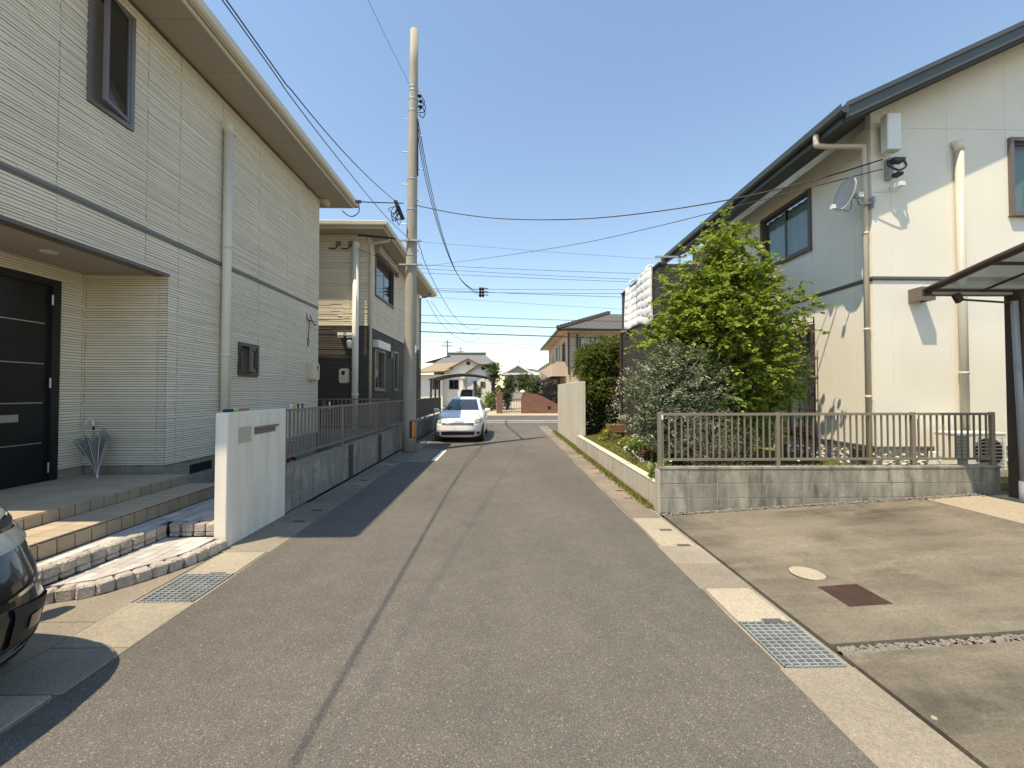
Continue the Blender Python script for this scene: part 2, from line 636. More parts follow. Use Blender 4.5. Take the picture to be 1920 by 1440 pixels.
M['plinth'] = mat("plinth", (.34, .305, .25), .95, .2, 5, 1.0, 30, .15, bdist=.02)
M['plinth_rock'] = mat("plinth_rock", (.52, .50, .46), .95, .2, 8, 1.0, 18, .2, bdist=.06)
M['stucco_r'] = mat("stucco_cream", (.84, .795, .69), .92, .05, .8, 1.0, 150, .07, bdist=.008)
M['roof_metal'] = mat("roof_metal", (.075, .085, .08), .45, .15, 1.5, metal=.2)
M['soffit_dark'] = mat("soffit_dark", (.05, .044, .038), .8, .1)
M['roof_slate'] = mat("roof_slate", (.085, .082, .08), .8, .25, 5, .8, 40, .2, bdist=.02)
M['alu_fence'] = mat("alu_fence", (.235, .20, .165), .42, .06, metal=.35)
M['alu_fence2'] = mat("alu_fence_taupe", (.20, .175, .155), .45, .06, metal=.3)
M['pole'] = mat("pole_concrete", (.40, .365, .30), .9, .12, 1.0, .4, 120, .06, streak=.3)
M['cable'] = mat("cable", (.015, .016, .017), .6, .1)
M['bark'] = mat("bark", (.10, .08, .06), .95, .3, 8, .8, 40, .2)
M['glass'] = mat_glass("window_glass")
M['glass_dark'] = mat("dark_glass", (.012, .014, .015), .04, .0, spec=.9)
M['glass_car'] = mat("car_glass", (.02, .028, .033), .03, 0, spec=.9)
M['curtain'] = mat("curtain", (.55, .56, .53), .95, .1)
M['lace'] = mat("lace", (.45, .47, .44), .95, .1)
M['dark_brick'] = mat_brick("dark_brick", (.085, .078, .072), (.055, .05, .048), (.018, .017, .016), .46, .075, .008, 1.0)
M['red_brick'] = mat_brick("red_brick", (.25, .09, .055), (.15, .06, .045), (.22, .17, .13), .21, .075, .01)
M['cloth_white'] = mat("cloth_white", (.90, .89, .87), .9, .04)
M['paint_white'] = mat("car_white", (.78, .78, .77), .25, .02, coat=.8)
M['paint_black'] = mat("car_black", (.012, .013, .014), .22, .05, coat=1.0)
M['lamp_glass'] = mat("lamp_glass", (.42, .47, .45), .12, .15, 12, spec=.8)
M['lamp_dim'] = mat('lamp_dim', (.23, .255, .24), .15, .3, 14, spec=.7)
M['chrome'] = mat("chrome", (.75, .76, .76), .12, .05, metal=1.0)
M['plastic_white'] = mat("plastic_white", (.74, .74, .71), .4, .04)
M['plastic_grey'] = mat("plastic_grey", (.3, .3, .3), .5, .05)
M['plastic_green'] = mat("plastic_green", (.18, .62, .05), .4, .05)
M['plastic_red'] = mat("plastic_red", (.62, .07, .06), .35, .05)
M['plastic_yellow'] = mat("plastic_yellow", (.68, .47, .06), .4, .05)
M['orange'] = mat("band_orange", (.70, .26, .06), .5, .05)
M['line_white'] = mat("road_paint", (.72, .71, .68), .75, .2, 6, .3, 90, .12)
M['tan_wall'] = mat("tan_wall", (.56, .43, .32), .9, .06)
M['white_wall'] = mat("white_wall", (.78, .77, .73), .9, .05)
M['grey_wall'] = mat("grey_wall", (.36, .35, .33), .9, .08)
M['wood_dark'] = mat("wood_dark", (.040, .028, .021), .7, .2)
M['wood_brown'] = mat("wood_brown", (.20, .10, .055), .75, .2, 6)
M['terracotta'] = mat("terracotta", (.32, .13, .07), .85, .15, 6)
M['roof_tan'] = mat_tiles_roof("roof_tan", (.40, .31, .19), (.27, .20, .13), .3)
M['roof_grey'] = mat_tiles_roof("roof_grey", (.24, .24, .24), (.13, .13, .135), .3)
M['roof_brownb'] = mat_tiles_roof("roof_charcoal", (.13, .12, .115), (.075, .07, .068), .32)
M['pave_tan'] = mat_concrete("pave_tan", (.46, .40, .30), (.27, .22, .15), .5)
M['polycarb'] = mat_film("polycarbonate", (.085, .105, .10), .72, .2)
M['vinyl'] = mat_film("clear_vinyl", (.46, .455, .43), .38, .25)
M['pebble'] = mat("pebble", (.20, .18, .155), .85, .35, 30, .4, 80, .2)
M['leaf_katsura'] = mat_leaf("leaf_bright", (.10, .16, .018), (.19, .255, .032), (.33, .37, .08), .40)
M['leaf_olive'] = mat_leaf("leaf_greygreen", (.085, .11, .052), (.17, .195, .11), (.36, .385, .27), .2, .42, .5)
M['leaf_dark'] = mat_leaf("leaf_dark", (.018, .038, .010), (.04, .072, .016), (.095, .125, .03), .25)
M['leaf_maple'] = mat_leaf("leaf_maple", (.05, .085, .014), (.095, .135, .02), (.18, .19, .035), .35)
M['leaf_pale'] = mat_leaf("leaf_pale", (.09, .17, .03), (.17, .27, .06), (.34, .40, .14), .3)
M['leaf_yellow'] = mat_leaf("leaf_yellow", (.16, .18, .03), (.30, .29, .05), (.45, .42, .12), .3)
M['leaf_far'] = mat_leaf("leaf_far", (.035, .07, .016), (.07, .115, .025), (.12, .16, .04), .25)
M['grass'] = mat_leaf("grass_blade", (.11, .14, .025), (.19, .20, .045), (.33, .29, .11), .3, .6, .3)
M['turf'] = mat("turf_soil", (.13, .125, .04), .95, .3, 5, .8, 60, .3)
# ------------------------------------------------------------------ SETTING
rng = random.Random(11)
SLOPE = .058                                     # the parking bay climbs away from the road


def park_z(x): return max(0.0, (x - 2.14)) * SLOPE


MB().box(-250, 250, -80, 420, -.6, -.40).solo('ground', M['soil'], 'bare earth under and around the houses', 'ground', kind='structure')

RL, RR = -2.43, 1.65                             # asphalt edges
mb = MB()
ys = [-8 + i * .5 for i in range(57)]
ed = random.Random(3)
lo = [RL - .03 + ed.uniform(-.012, .012) for y in ys]
hi = [RR + .032 + ed.uniform(-.012, .012) for y in ys]
for i in range(len(ys) - 1):
    n = len(mb.v)
    mb.v += [(lo[i], ys[i], 0.004), (hi[i], ys[i], 0.004), (hi[i + 1], ys[i + 1], 0.004), (lo[i + 1], ys[i + 1], 0.004)]
    mb.f.append((n, n + 1, n + 2, n + 3))
mb.box(RL - .15, RR + .15, -8, 20, -.38, -.06)
mb.solo('road', M['asphalt'], 'worn grey asphalt lane running straight between the houses', 'road', kind='structure')
MB().box(-120, 120, 20.03, 28.0, -.38, .004).solo('cross_street', M['asphalt'], 'asphalt street crossing at the far end of the lane', 'street', kind='structure')
MB().box(-120, 120, 28.02, 36.0, -.38, .03).box(-120, 120, 28.0, 28.14, -.38, .06).solo('far_pavement', M['pave_tan'], 'pale pavement beyond the cross street', 'pavement', kind='structure')
MB().box(-120, 120, 36.02, 140, -.38, .02).solo('far_yard', M['pave_tan'], 'pale yards of the houses beyond the street', 'yard', kind='structure')
for a, b, l in ((22.25, 22.37, 'nearer white line painted across the end of the lane'), (23.5, 23.68, 'farther white line painted along the cross street')):
    MB().box(-60, 60, a, b, .005, .010).solo('painted_line', M['line_white'], l, 'road marking', 'white lines of the cross street')
MB().box(-1.78, -1.64, 9.9, 11.6, .005, .010).solo('painted_line', M['line_white'], 'short white line on the asphalt beside the utility pole', 'road marking', 'white lines of the cross street')

# drains along both sides: a channel with slabs and gratings laid on it
def channel(name, label, x0, x1, items, wall_w=.04):
    root = thing(name, label, 'drain', ((x0 + x1) / 2, 5, -.38), kind='structure')
    MB().box(x0 - .02, x1 + .02, -8, 20, -.395, -.30).part('channel_floor', M['mortar_d'], root)
    MB().box(x0, x0 + .035, -8, 20, -.3, .0).box(x1 - .035, x1, -8, 20, -.3, .0).part('channel_rim', M['concrete_gutter'], root)
    r = random.Random(len(name))
    a, b = x0 + .04, x1 - .04
    for (y0, y1, kind) in items:
        if kind == 'grate':
            g = MB()
            g.box(a, b, y0 + .004, y0 + .012, -.05, .012).box(a, b, y1 - .012, y1 - .004, -.05, .012)
            g.box(a, a + .008, y0, y1, -.05, .012).box(b - .008, b, y0, y1, -.05, .012)
            go = g.part('steel_grating', M['galv'], root)
            n = 13
            mm = MB().box(-(b - a) / 2, (b - a) / 2, -.004, .004, -.05, .010).mesh('bearing_bar', M['galv'])
            for i in range(1, n):
                inst('bearing_bar', mm, go, ((a + b) / 2, y0 + (y1 - y0) * i / n, 0))
            nn = 7
            mm = MB().box(-.005, .005, -(y1 - y0) / 2, (y1 - y0) / 2, -.012, .012).mesh('cross_rod', M['galv'])
            for i in range(1, nn):
                inst('cross_rod', mm, go, (a + (b - a) * i / nn, (y0 + y1) / 2, 0))
        else:
            mt = {'pale': M['concrete_pale'], 'plain': M['concrete_gutter'], 'old': M['concrete_old'], 'red': M['concrete_red']}[kind[0:4] if kind[0:4] in ('pale',) else kind.split('_')[0]]
            full = kind.startswith('plain') or kind.startswith('oldplain')
            xa, xb = (x0, x1) if kind == 'plain' else (a, b)
            zt = .008 + r.uniform(-.002, .003)
            s = MB().cbox(xa, xb, y0 + .003, y1 - .003, -.12, zt, .004)
            so_ = s.part('channel_slab', mt, root)
            if kind.endswith('_rust') or kind.endswith('_lift'):
                xm = (a + b) / 2 + .06
                MB().box(xm - .07, xm + .07, y0 - .028, y0 + .028, zt - .01, zt + .004).part(
                    'lifting_notch', M['rust_red'] if kind.endswith('_rust') else M['lift_iron'], so_)
    return root


it = [(-8, 1.0, 'plain'), (1.0, 1.5, 'pale'), (1.5, 2.444, 'plain'), (2.444, 2.93, 'grate'), (2.93, 3.43, 'pale_lift'), (3.43, 3.93, 'plain'),
      (3.93, 4.39, 'plain'), (4.39, 4.88, 'pale_lift'), (4.88, 5.35, 'pale_lift')]
y = 5.35
ks = ['old', 'old', 'old_rust', 'red_rust']
i = 0
while y < 19.9:
    for dy, k in ((.98, 'old'), (.49, ('old_rust', 'red_rust')[i % 2]), (.49, 'old_rust')):
        y1 = min(y + dy, 20.0)
        if y1 - y > .05: it.append((y, y1, k))
        y = y1
    i += 1
channel('drain_channel', 'concrete drain along the right road edge with pale covers and steel grating', RR + .02, 2.13, it)
it = [(-8, 1.0, 'plain'), (1.0, 2.31, 'pale'), (2.31, 2.72, 'plain'), (2.72, 3.29, 'plain'), (3.29, 3.79, 'grate'), (3.79, 4.3, 'pale_lift'), (4.3, 5.29, 'plain'),
      (5.29, 5.78, 'old_rust'), (5.78, 6.25, 'old_rust')]
y = 6.25
while y < 19.9:
    for dy, k in ((1.0, 'old'), (.46, 'old_rust'), (.46, 'old_rust')):
        y1 = min(y + dy, 20.0)
        if y1 - y > .05: it.append((y, y1, k))
        y = y1
channel('drain_channel', 'concrete drain along the left road edge beside the gate pillar', -2.96, RL - .02, it)
MB().box(-2.44, -1.85, 9.7, 11.9, .005, .012).solo('pole_apron', M['concrete_old'], 'patched concrete round the foot of the utility pole', 'paving', kind='structure')

# parking bay on the right
def sloped(x0, x1, y0, y1, t=.3):
    m = MB()
    z0, z1 = park_z(x0) + .008, park_z(x1) + .008
    m.add([(x0, y0, z0 - t), (x1, y0, z1 - t), (x1, y1, z1 - t), (x0, y1, z0 - t),
           (x0, y0, z0), (x1, y0, z1), (x1, y1, z1), (x0, y1, z0)], BOXF)
    return m


bay = thing('parking_bay', 'sloping concrete parking bay in front of the cream house', 'parking bay', (4, 3, 0), kind='structure')
sloped(2.16, 5.735, 2.66, 5.42).part('bay_slab', M['parking'], bay)
sloped(5.765, 12, 2.66, 5.42).part('bay_slab', M['parking_pale'], bay)
sloped(2.16, 12, -8, 2.56).part('bay_slab', M['parking'], bay)
sloped(2.14, 12, -8, 5.5, .35).xform(Matrix.Translation((0, 0, -.05))).part('bay_bed', M['mortar_d'], bay)


def pebbles(n, fn, r, seed):
    rr = random.Random(seed)
    m = MB()
    for _ in range(n):
        c = Vector(fn(rr))
        s = [r * rr.uniform(.5, 1.3), r * rr.uniform(.5, 1.2), r * rr.uniform(.35, .7)]
        a = rr.uniform(0, 6.28)
        P = []
        for v in [(1, 0, 0), (0, 1, 0), (-1, 0, 0), (0, -1, 0), (0, 0, 1), (0, 0, -1)]:
            x, y = v[0] * s[0], v[1] * s[1]
            P.append(c + Vector((x * math.cos(a) - y * math.sin(a), x * math.sin(a) + y * math.cos(a), v[2] * s[2])))
        m.add(P, [(0, 1, 4), (1, 2, 4), (2, 3, 4), (3, 0, 4), (1, 0, 5), (2, 1, 5), (3, 2, 5), (0, 3, 5)])
    return m


def fn(r):
    x = 2.2 + r.random() ** 1.5 * 5.5
    return (x, r.uniform(2.57, 2.65), park_z(x) - .022 + r.uniform(0, .014))
pebbles(1500, fn, .016, 5).solo('joint_gravel', M['pebble'], 'grey pebbles filling the joint between two parking slabs', 'gravel', kind='stuff')
def fn(r):
    x = r.uniform(2.15, 7.2)
    return (x, 5.49 - abs(r.gauss(0, .04)), park_z(x) + .012 + r.uniform(-.01, .012))
pebbles(1500, fn, .015, 6).solo('wall_gravel', M['pebble'], 'loose pebbles along the foot of the right block wall', 'gravel', kind='stuff')

c = on_z(1513, 1077, .035)
mb = MB().lathe((c.x, c.y, park_z(c.x) + .009), [(.135, 0), (.135, .006), (.12, .008), (.115, .006), (.0, .007)], 36)
o = mb.solo('round_cover', M['concrete_pale'], 'pale round inspection cover set in the parking slab', 'drain cover')
c = on_z(1600, 1117, .04)
root = thing('square_cover', 'rusty square iron cover set in the parking slab', 'drain cover', (c.x, c.y, park_z(c.x)))
zc = park_z(c.x) + .008
T = Matrix.Translation((c.x, c.y, zc)) @ Matrix.Rotation(-math.atan(SLOPE), 4, 'Y')
MB().box(-.17, .17, -.16, .16, -.03, .002).box(-.155, .155, -.145, .145, 0, .006).xform(T).part('lid', M['rust'], root)
mb = MB()
for i in range(11):
    for j in range(10):
        mb.box(-.14 + i * .027, -.14 + i * .027 + .013, -.132 + j * .028, -.132 + j * .028 + .013, .005, .010)
mb.xform(T).part('stud_pattern', M['rust'], root)['kind'] = 'stuff'
MB().lathe((2.2, 2.05, .012), [(.014, 0), (.012, .005), (0, .007)], 14).solo('survey_stud', M['concrete_pale'], 'small white boundary stud at the edge of the parking bay', 'stud')

# driveway and yards on the left
drive = thing('driveway', 'concrete strip in front of the stone edged entrance steps', 'driveway', (-4, 2, 0), kind='structure')
MB().box(-9, -2.965, -8, 3.02, -.3, .008).part('drive_slab', M['concrete_gutter'], drive)
MB().box(-9, -2.965, 3.03, 6.2, -.3, .006).part('drive_slab', M['concrete_gutter'], drive)
MB().box(-12, -3.13, 6.25, 12.0, -.38, .12).box(-12, -2.98, 12.0, 20.0, -.38, .10).solo('left_yard', M['soil'], 'bare side yard behind the left fence', 'yard', kind='structure')
# garden on the right
GZ = .37
MB().box(2.28, 12, 5.66, 12.4, -.38, GZ).box(2.42, 12, 12.4, 16.9, -.38, GZ - .03).solo('garden', M['turf'], 'small lawn garden between the low wall and the cream house', 'garden', kind='structure')
MB().box(2.135, 2.30, 5.7, 17, -.38, .012).solo('verge', M['soil'], 'narrow soil strip between the drain and the low wall', 'verge', kind='structure')
MB().box(2.14, 30, 17.0, 20.02, -.38, .002).solo('side_driveway', M['asphalt'], 'asphalt driveway behind the white wall', 'driveway', kind='structure')
MB().box(-30, -2.97, 20.0, 20.02, -.38, .0).solo('kerb_edge', M['concrete_gutter'], 'kerb edge of the cross street on the left', 'kerb', kind='structure')


# ------------------------------------------------------------------ block walls
def block_wall(root, pl, u0, u1, z0, rows, th, mt, mort, seed, bl=.40, bh=.20, top=None, alt=True):
    """running stack of hollow blocks; every block is its own object"""
    r = random.Random(seed)
    H = rows * bh
    MB().pbox(pl, u0, u1, z0, z0 + H, -th + .012, -.006).part('mortar_bed', mort, root)
    me = {}
    for j in range(rows):
        u = u0
        while u < u1 - .02:
            w = min(bl, u1 - u)
            key = round(w, 3)
            if key not in me:
                m = MB()
                L = Pl((0, 0, 0), pl.U, pl.N)
                bb = MB().cbox(0, key - .012, -.004, .02, 0, bh - .012, .003)
                V = [L.pt(p[0], p[2], -p[1]) if False else (pl.U * p[0] + Vector((0, 0, p[2])) + pl.N * (-p[1])) for p in bb.v]
                m.add(V, bb.f if not pl.flip else [tuple(reversed(f)) for f in bb.f])
                me[key] = m.mesh('block', mt)
            o = inst('block', me[key], root, pl.pt(u + .006, z0 + j * bh + .006, r.uniform(-.002, .0015)))
            u += w
    return H


PLF = Pl((0, 5.51, 0), (1, 0, 0), (0, -1, 0))      # right block wall face
root = thing('block_wall', 'stained grey concrete block wall edging the parking bay', 'wall', (4.5, 5.6, 0))
block_wall(root, PLF, 2.135, 6.935, .02, 3, .14, M['block_r'], M['mortar'], 4)
MB().box(2.135, 6.935, 5.498, 5.652, .621, .648).part('coping', M['block_r'], root)
MB().box(2.128, 2.142, 5.505, 5.66, .0, .60).part('end_face', M['low_wall'], root)

PLL = Pl((-2.99, 0, 0), (0, 1, 0), (1, 0, 0))      # left block wall face
wl_root = thing('block_wall', 'mossy grey block wall under the left railing', 'wall', (-3.05, 12, 0))
block_wall(wl_root, PLL, 5.60, 19.6, .02, 3, .14, M['block_l'], M['mortar'], 8)
MB().box(-3.13, -2.985, 5.60, 19.6, .621, .655).part('coping', M['block_l'], wl_root)
mm = MB().box(-.012, .018, -.09, .09, 0, .64).mesh('pier', M['mortar_d'])
for yy in (7.92, 9.75, 13.6):
    inst('pier', mm, wl_root, (-2.985, yy, .02))


# ------------------------------------------------------------------ railings
def railing(name, label, cat, a, b, z0, z1, sp, posts, mt, bw=.018, pw=.05):
    a, b = Vector(a), Vector(b)
    d = (b - a).normalized()
    L = (b - a).length
    ang = math.atan2(d.y, d.x)
    root = thing(name, label, cat, ((a.x + b.x) / 2, (a.y + b.y) / 2, z0 - .09))
    MB().bar((a.x, a.y, z1 - .02), (b.x, b.y, z1 - .02), .045, .035).part('top_rail', mt, root)
    MB().bar((a.x, a.y, z0 + .02), (b.x, b.y, z0 + .02), .03, .032).part('bottom_rail', mt, root)
    mp = MB().cbox(-pw / 2, pw / 2, -pw / 2, pw / 2, z0 - .09, z1 + .006, .004).mesh('post', mt)
    mcap = MB().box(-.012, .012, -pw / 2 - .004, -pw / 2, z1 - .07, z1 - .02).mesh('end_cap', M['plastic_white'])
    for t in posts:
        p = a + d * t
        inst('post', mp, root, (p.x, p.y, 0), ang)
    mb_ = MB().box(-bw / 2, bw / 2, -bw / 2, bw / 2, z0 + .036, z1 - .037).mesh('baluster', mt)
    t = sp * .5
    while t < L - .02:
        if all(abs(t - q) > .04 for q in posts):
            p = a + d * t
            inst('baluster', mb_, root, (p.x, p.y, 0), ang)
        t += sp
    return root, a, d


rr_, a_, d_ = railing('railing', 'taupe aluminium railing on the right block wall', 'railing', (2.165, 5.58, 0), (6.93, 5.58, 0), .72, 1.39, .0888,
                      [0, 1.665, 3.60, 4.745], M['alu_fence'])
for t in (0.03, 3.63):
    MB().box(2.165 + t - .012, 2.165 + t + .012, 5.545, 5.553, 1.30, 1.36).part('white_cap', M['plastic_white'], rr_)
for t in (.13, 1.93, 3.95):
    MB().box(2.165 + t, 2.165 + t + .035, 5.558, 5.564, .716, .73).part('white_cap', M['plastic_white'], rr_)
railing('railing', 'grey taupe railing running along the left block wall', 'railing', (-3.06, 5.66, 0), (-3.06, 19.5, 0), .745, 1.44, .112,
        [0.02, 2.0, 4.0, 6.0, 8.0, 10.0, 12.0, 13.8], M['alu_fence2'], .02)
railing('railing', 'second railing between the two left houses seen behind the first', 'railing', (-6.8, 11.3, 0), (-3.2, 11.3, 0), .745, 1.50, .112,
        [0, 1.8, 3.58], M['alu_fence2'], .02)
MB().box(-6.8, -3.14, 11.23, 11.37, .1, .65).solo('boundary_wall', M['block_l'], 'low wall between the plots of the two left houses', 'wall')

# ------------------------------------------------------------------ gate pillar with letter slot
PLP = Pl((-2.985, 0, 0), (0, 1, 0), (1, 0, 0))
root = thing('gate_pillar', 'pale rendered gate pillar with a letter slot', 'gate pillar', (-3.05, 5.0, 0))
MB().cbox(-3.12, -2.985, 4.42, 5.585, -.05, 1.455, .008).part('pillar_body', M['pillar'], root)
u0, zt = PLP.uz(477, 801); u1, zb = PLP.uz(515, 815)
sl_ = MB().pbox(PLP, u0, u1, zt - .085, zt - .01, .0, .012).part('letter_slot', M['trim_grey'], root)
MB().pbox(PLP, u0 + .02, u1 - .02, zt - .065, zt - .04, .010, .02).part('flap', M['frame_mauve'], sl_)
MB().pbox(PLP, u0 - .005, u1 + .03, zt - .02, zt + .004, .002, .04).part('hood', M['trim_grey'], sl_)
u0, zt = PLP.uz(447, 800); u1, zb = PLP.uz(470, 833)
MB().pbox(PLP, u0, u1, zt - .19, zt - .01, .0, .006).part('name_plate', mat('plate', (.47, .43, .36), .5, .05), root)
# toy baton lying on the pillar
root = thing('toy_baton', 'black, green and red toy baton lying on the gate pillar', 'baton', (-3.07, 4.75, 1.455))
yb = 4.47
MB().tube([(-3.06, yb, 1.475), (-3.06, yb + .13, 1.475)], .018, 10).part('grip', M['black_rubber'], root)
MB().tube([(-3.06, yb + .131, 1.475), (-3.06, yb + .21, 1.475)], .02, 10).part('collar', M['plastic_green'], root)
MB().tube([(-3.06, yb + .211, 1.473), (-3.06, yb + .42, 1.471)], .012, 10).part('wand', M['plastic_red'], root)

# clothes pegs on the railing
def peg(px, mt, label):
    p = on_x(px, 765, -3.06)
    root = thing('clothes_peg', label, 'clothes peg', (-3.06, p.y, 1.44), 'clothes pegs clipped to the railing')
    for s in (-1, 1):
        MB().bar((-3.06, p.y + s * .02, 1.39), (-3.06, p.y - s * .008, 1.45), .014, .012).bar((-3.06, p.y - s * .008, 1.45), (-3.06, p.y + s * .016 * 1.3, 1.50), .014, .012).part('jaw', mt, root)
for px, mt, l in ((546, 'plastic_white', 'white clothes peg nearest the gate pillar on the railing'), (552, 'plastic_yellow', 'yellow clothes peg clipped to the left railing'),
                  (559, 'black_rubber', 'black clothes peg next to the yellow one'), (567, 'black_rubber', 'black clothes peg farther from the yellow one'),
                  (618, 'plastic_white', 'lone white clothes peg farther along the left railing')):
    peg(px, M[mt], l)

# ------------------------------------------------------------------ white wall and low wall on the right
MB().cbox(2.265, 2.42, 11.9, 16.95, -.05, 1.99, .01).solo('garden_wall', M['stucco_wall'], 'tall cream rendered wall beside the lane', 'wall')
root = thing('low_wall', 'low pale retaining wall in front of the lawn', 'wall', (2.2, 8.8, 0))
MB().box(2.15, 2.275, 5.665, 11.895, -.05, .385).part('wall_body', M['low_wall'], root)
MB().box(2.145, 2.285, 5.665, 11.89, .386, .40).part('wall_top', M['stucco_wall'], root)


# ------------------------------------------------------------------ house helpers
def rects(u0, u1, z0, z1, ops):
    us = sorted({u0, u1, *[min(max(a, u0), u1) for o in ops for a in o[:2]]})
    zs = sorted({z0, z1, *[min(max(a, z0), z1) for o in ops for a in o[2:4]]})
    out = []
    for a, b in zip(us, us[1:]):
        for c_, d in zip(zs, zs[1:]):
            if b - a < 1e-4 or d - c_ < 1e-4: continue
            m, n = (a + b) / 2, (c_ + d) / 2
            if any(o[0] < m < o[1] and o[2] < n < o[3] for o in ops): continue
            out.append((a, b, c_, d))
    return out


def make_rows(z0, z1, lo, hi, seed):
    r = random.Random(seed)
    z, out = z0, []
    while z < z1 - lo:
        h = r.uniform(lo, hi)
        out.append((z, min(z + h, z1)))
        z += h
    return out


def siding(parent, pl, joints, z0, z1, ops, mt, back, rows, seed, run=(.22, .8), depth=.015, th=.12, gap=.008, name='siding_panel'):
    """panels of narrow ledge-stone siding: real ledges, one object for each panel"""
    r = random.Random(seed)
    for ja, jb in zip(joints, joints[1:]):
        ja, jb = ja + .003, jb - .003
        m = MB()
        for (a, b, c_, d) in rects(ja, jb, z0, z1, ops):
            m.pbox(pl, a, b, c_, d, -th, 0)
        o = m.part(name, back, parent)
        m = MB()
        for (za, zb) in rows:
            if zb <= z0 + .004 or za >= z1 - .004: continue
            za_, zb_ = max(za, z0), min(zb, z1)
            segs = [(ja, jb)]
            for op in ops:
                if op[2] < zb_ and op[3] > za_:
                    ns = []
                    for (a, b) in segs:
                        if op[1] <= a or op[0] >= b: ns.append((a, b)); continue
                        if op[0] > a: ns.append((a, op[0]))
                        if op[1] < b: ns.append((op[1], b))
                    segs = ns
            for (a, b) in segs:
                u = a
                while u < b - .01:
                    w = r.uniform(*run)
                    if b - (u + w) < run[0] * .5: w = b - u
                    e = min(u + w, b)
                    dp = depth * r.choice((.35, .6, .8, 1.0))
                    u0, u1, q0, q1 = u, e - .002, za_ + gap / 2, zb_ - gap / 2
                    P = [pl.pt(u0, q0, 0), pl.pt(u1, q0, 0), pl.pt(u1, q1, 0), pl.pt(u0, q1, 0),
                         pl.pt(u0, q0 + .001, dp), pl.pt(u1, q0 + .001, dp), pl.pt(u1, q1 - .001, dp), pl.pt(u0, q1 - .001, dp)]
                    fs = [(4, 5, 6, 7), (0, 1, 5, 4), (1, 2, 6, 5), (2, 3, 7, 6), (3, 0, 4, 7)]
                    if pl.flip: fs = [tuple(reversed(f)) for f in fs]
                    m.add(P, fs)
                    u = e
        s = m.part('ledge_stones', mt, o)
        s['kind'] = 'stuff'


def window(parent, pl, u0, u1, z0, z1, fm, fw=.05, proud=.03, mull=None, glass='glass_dark', curtain=None, sash=.035, inner='room', deep=.11, sill=True):
    m = MB()
    for (a, b, c_, d) in ((u0, u0 + fw, z0, z1), (u1 - fw, u1, z0, z1), (u0 + fw, u1 - fw, z0, z0 + fw), (u0 + fw, u1 - fw, z1 - fw, z1)):
        m.pbox(pl, a, b, c_, d, -.10, proud)
    w = m.part('window', fm, parent)
    if sill:
        MB().pbox(pl, u0 - .015, u1 + .015, z0 - .02, z0 + .002, -.005, proud + .025).part('sill', fm, w)
    us = [u0 + fw] + ([mull] if mull else []) + [u1 - fw]
    for i, (a, b) in enumerate(zip(us, us[1:])):
        dd = -.03 - .03 * (i % 2)
        if mull:
            a2, b2 = (a, b + .02) if i == 0 else (a - .02, b)
        else: a2, b2 = a, b
        m = MB()
        for (p, q, c_, d) in ((a2, a2 + sash, z0 + fw, z1 - fw), (b2 - sash, b2, z0 + fw, z1 - fw),
                              (a2 + sash, b2 - sash, z0 + fw, z0 + fw + sash), (a2 + sash, b2 - sash, z1 - fw - sash, z1 - fw)):
            m.pbox(pl, p, q, c_, d, dd - .012, dd + .012)
        s = m.part('sash', fm, w)
        MB().pbox(pl, a2 + sash, b2 - sash, z0 + fw + sash, z1 - fw - sash, dd - .003, dd + .003).part('pane', M[glass], w)
    if glass == 'glass':
        MB().pbox(pl, u0 + fw * .5, u1 - fw * .5, z0 + fw * .5, z1 - fw * .5, -deep - .55, -deep - .5).part('room_back', M[inner], w)
        if curtain:
            a, b = u0 + fw, u1 - fw
            r = random.Random(int(u0 * 100))
            ph = r.uniform(0, 6)

            def f(s, t):
                return pl.pt(a + (b - a) * s, z0 + fw + (z1 - z0 - 2 * fw) * t,
                             -deep - .04 + .022 * math.sin(s * 46 + ph + 1.5 * math.sin(t * 3 + s * 7)) * (1 - .4 * t))
            MB().grid(f, 70, 8).part('curtain', M[curtain], w, True)
    return w


def downpipe(root, name, pts, r, mt, straps=()):
    p = MB().tube(pts, r, 14).part(name, mt, root, True)
    for q in straps:
        MB().tube([Vector(q) - Vector((0, 0, .02)), Vector(q) + Vector((0, 0, .02))], r * 1.16, 14).part('pipe_strap', mt, p, True)
    return p


# ------------------------------------------------------------------ LEFT HOUSE (near)
HX = -4.82
P1 = Pl((HX, 0, 0), (0, 1, 0), (1, 0, 0))
h1 = thing('house', 'beige two storey house with narrow ledge siding on the left', 'house', (-8.5, 7, 0))
Y0, Y1 = 3.15, 10.46
ALY, ALX, ALZ = 5.84, -5.96, 3.36                 # entrance recess: far side, back, ceiling
SOF = 6.72
BELT = 3.85
uw0, zw0 = P1.uz(160, 190); uw1, _ = P1.uz(246, 245)
WZ0 = P1.uz(243, 245)[1]; WZ1 = P1.uz(250, 36)[1]
us0, zs1 = P1.uz(445, 641); us1, _ = P1.uz(483, 648); _, zs0 = P1.uz(445, 703)
ops = [(uw0, uw1, WZ0, WZ1), (us0, us1, zs0, zs1)]
ops_low = ops + [(Y0 - .2, ALY, -1, ALZ)]
rows1 = make_rows(.64, SOF + .05, .027, .044, 21)
jn = [Y0] + [P1.uz(px, 400)[0] for px in (104, 273, 335)] + [6.9, 7.95, 8.98, 9.9, Y1]
jn = sorted(jn)
siding(h1, P1, jn, BELT + .03, SOF, ops, M['siding1'], M['siding1_back'], rows1, 1)
siding(h1, P1, jn, .64, BELT - .03, ops_low, M['siding1'], M['siding1_back'], rows1, 2)
MB().pbox(P1, Y0, Y1, BELT - .032, BELT + .032, -.1, .022).pbox(P1, Y0, Y1, BELT - .012, BELT + .012, .022, .03).part('belt_course', M['trim_grey'], h1)
MB().pbox(P1, Y1, Y1 + .03, .64, SOF, -.12, .014).part('corner_trim', M['siding1'], h1)
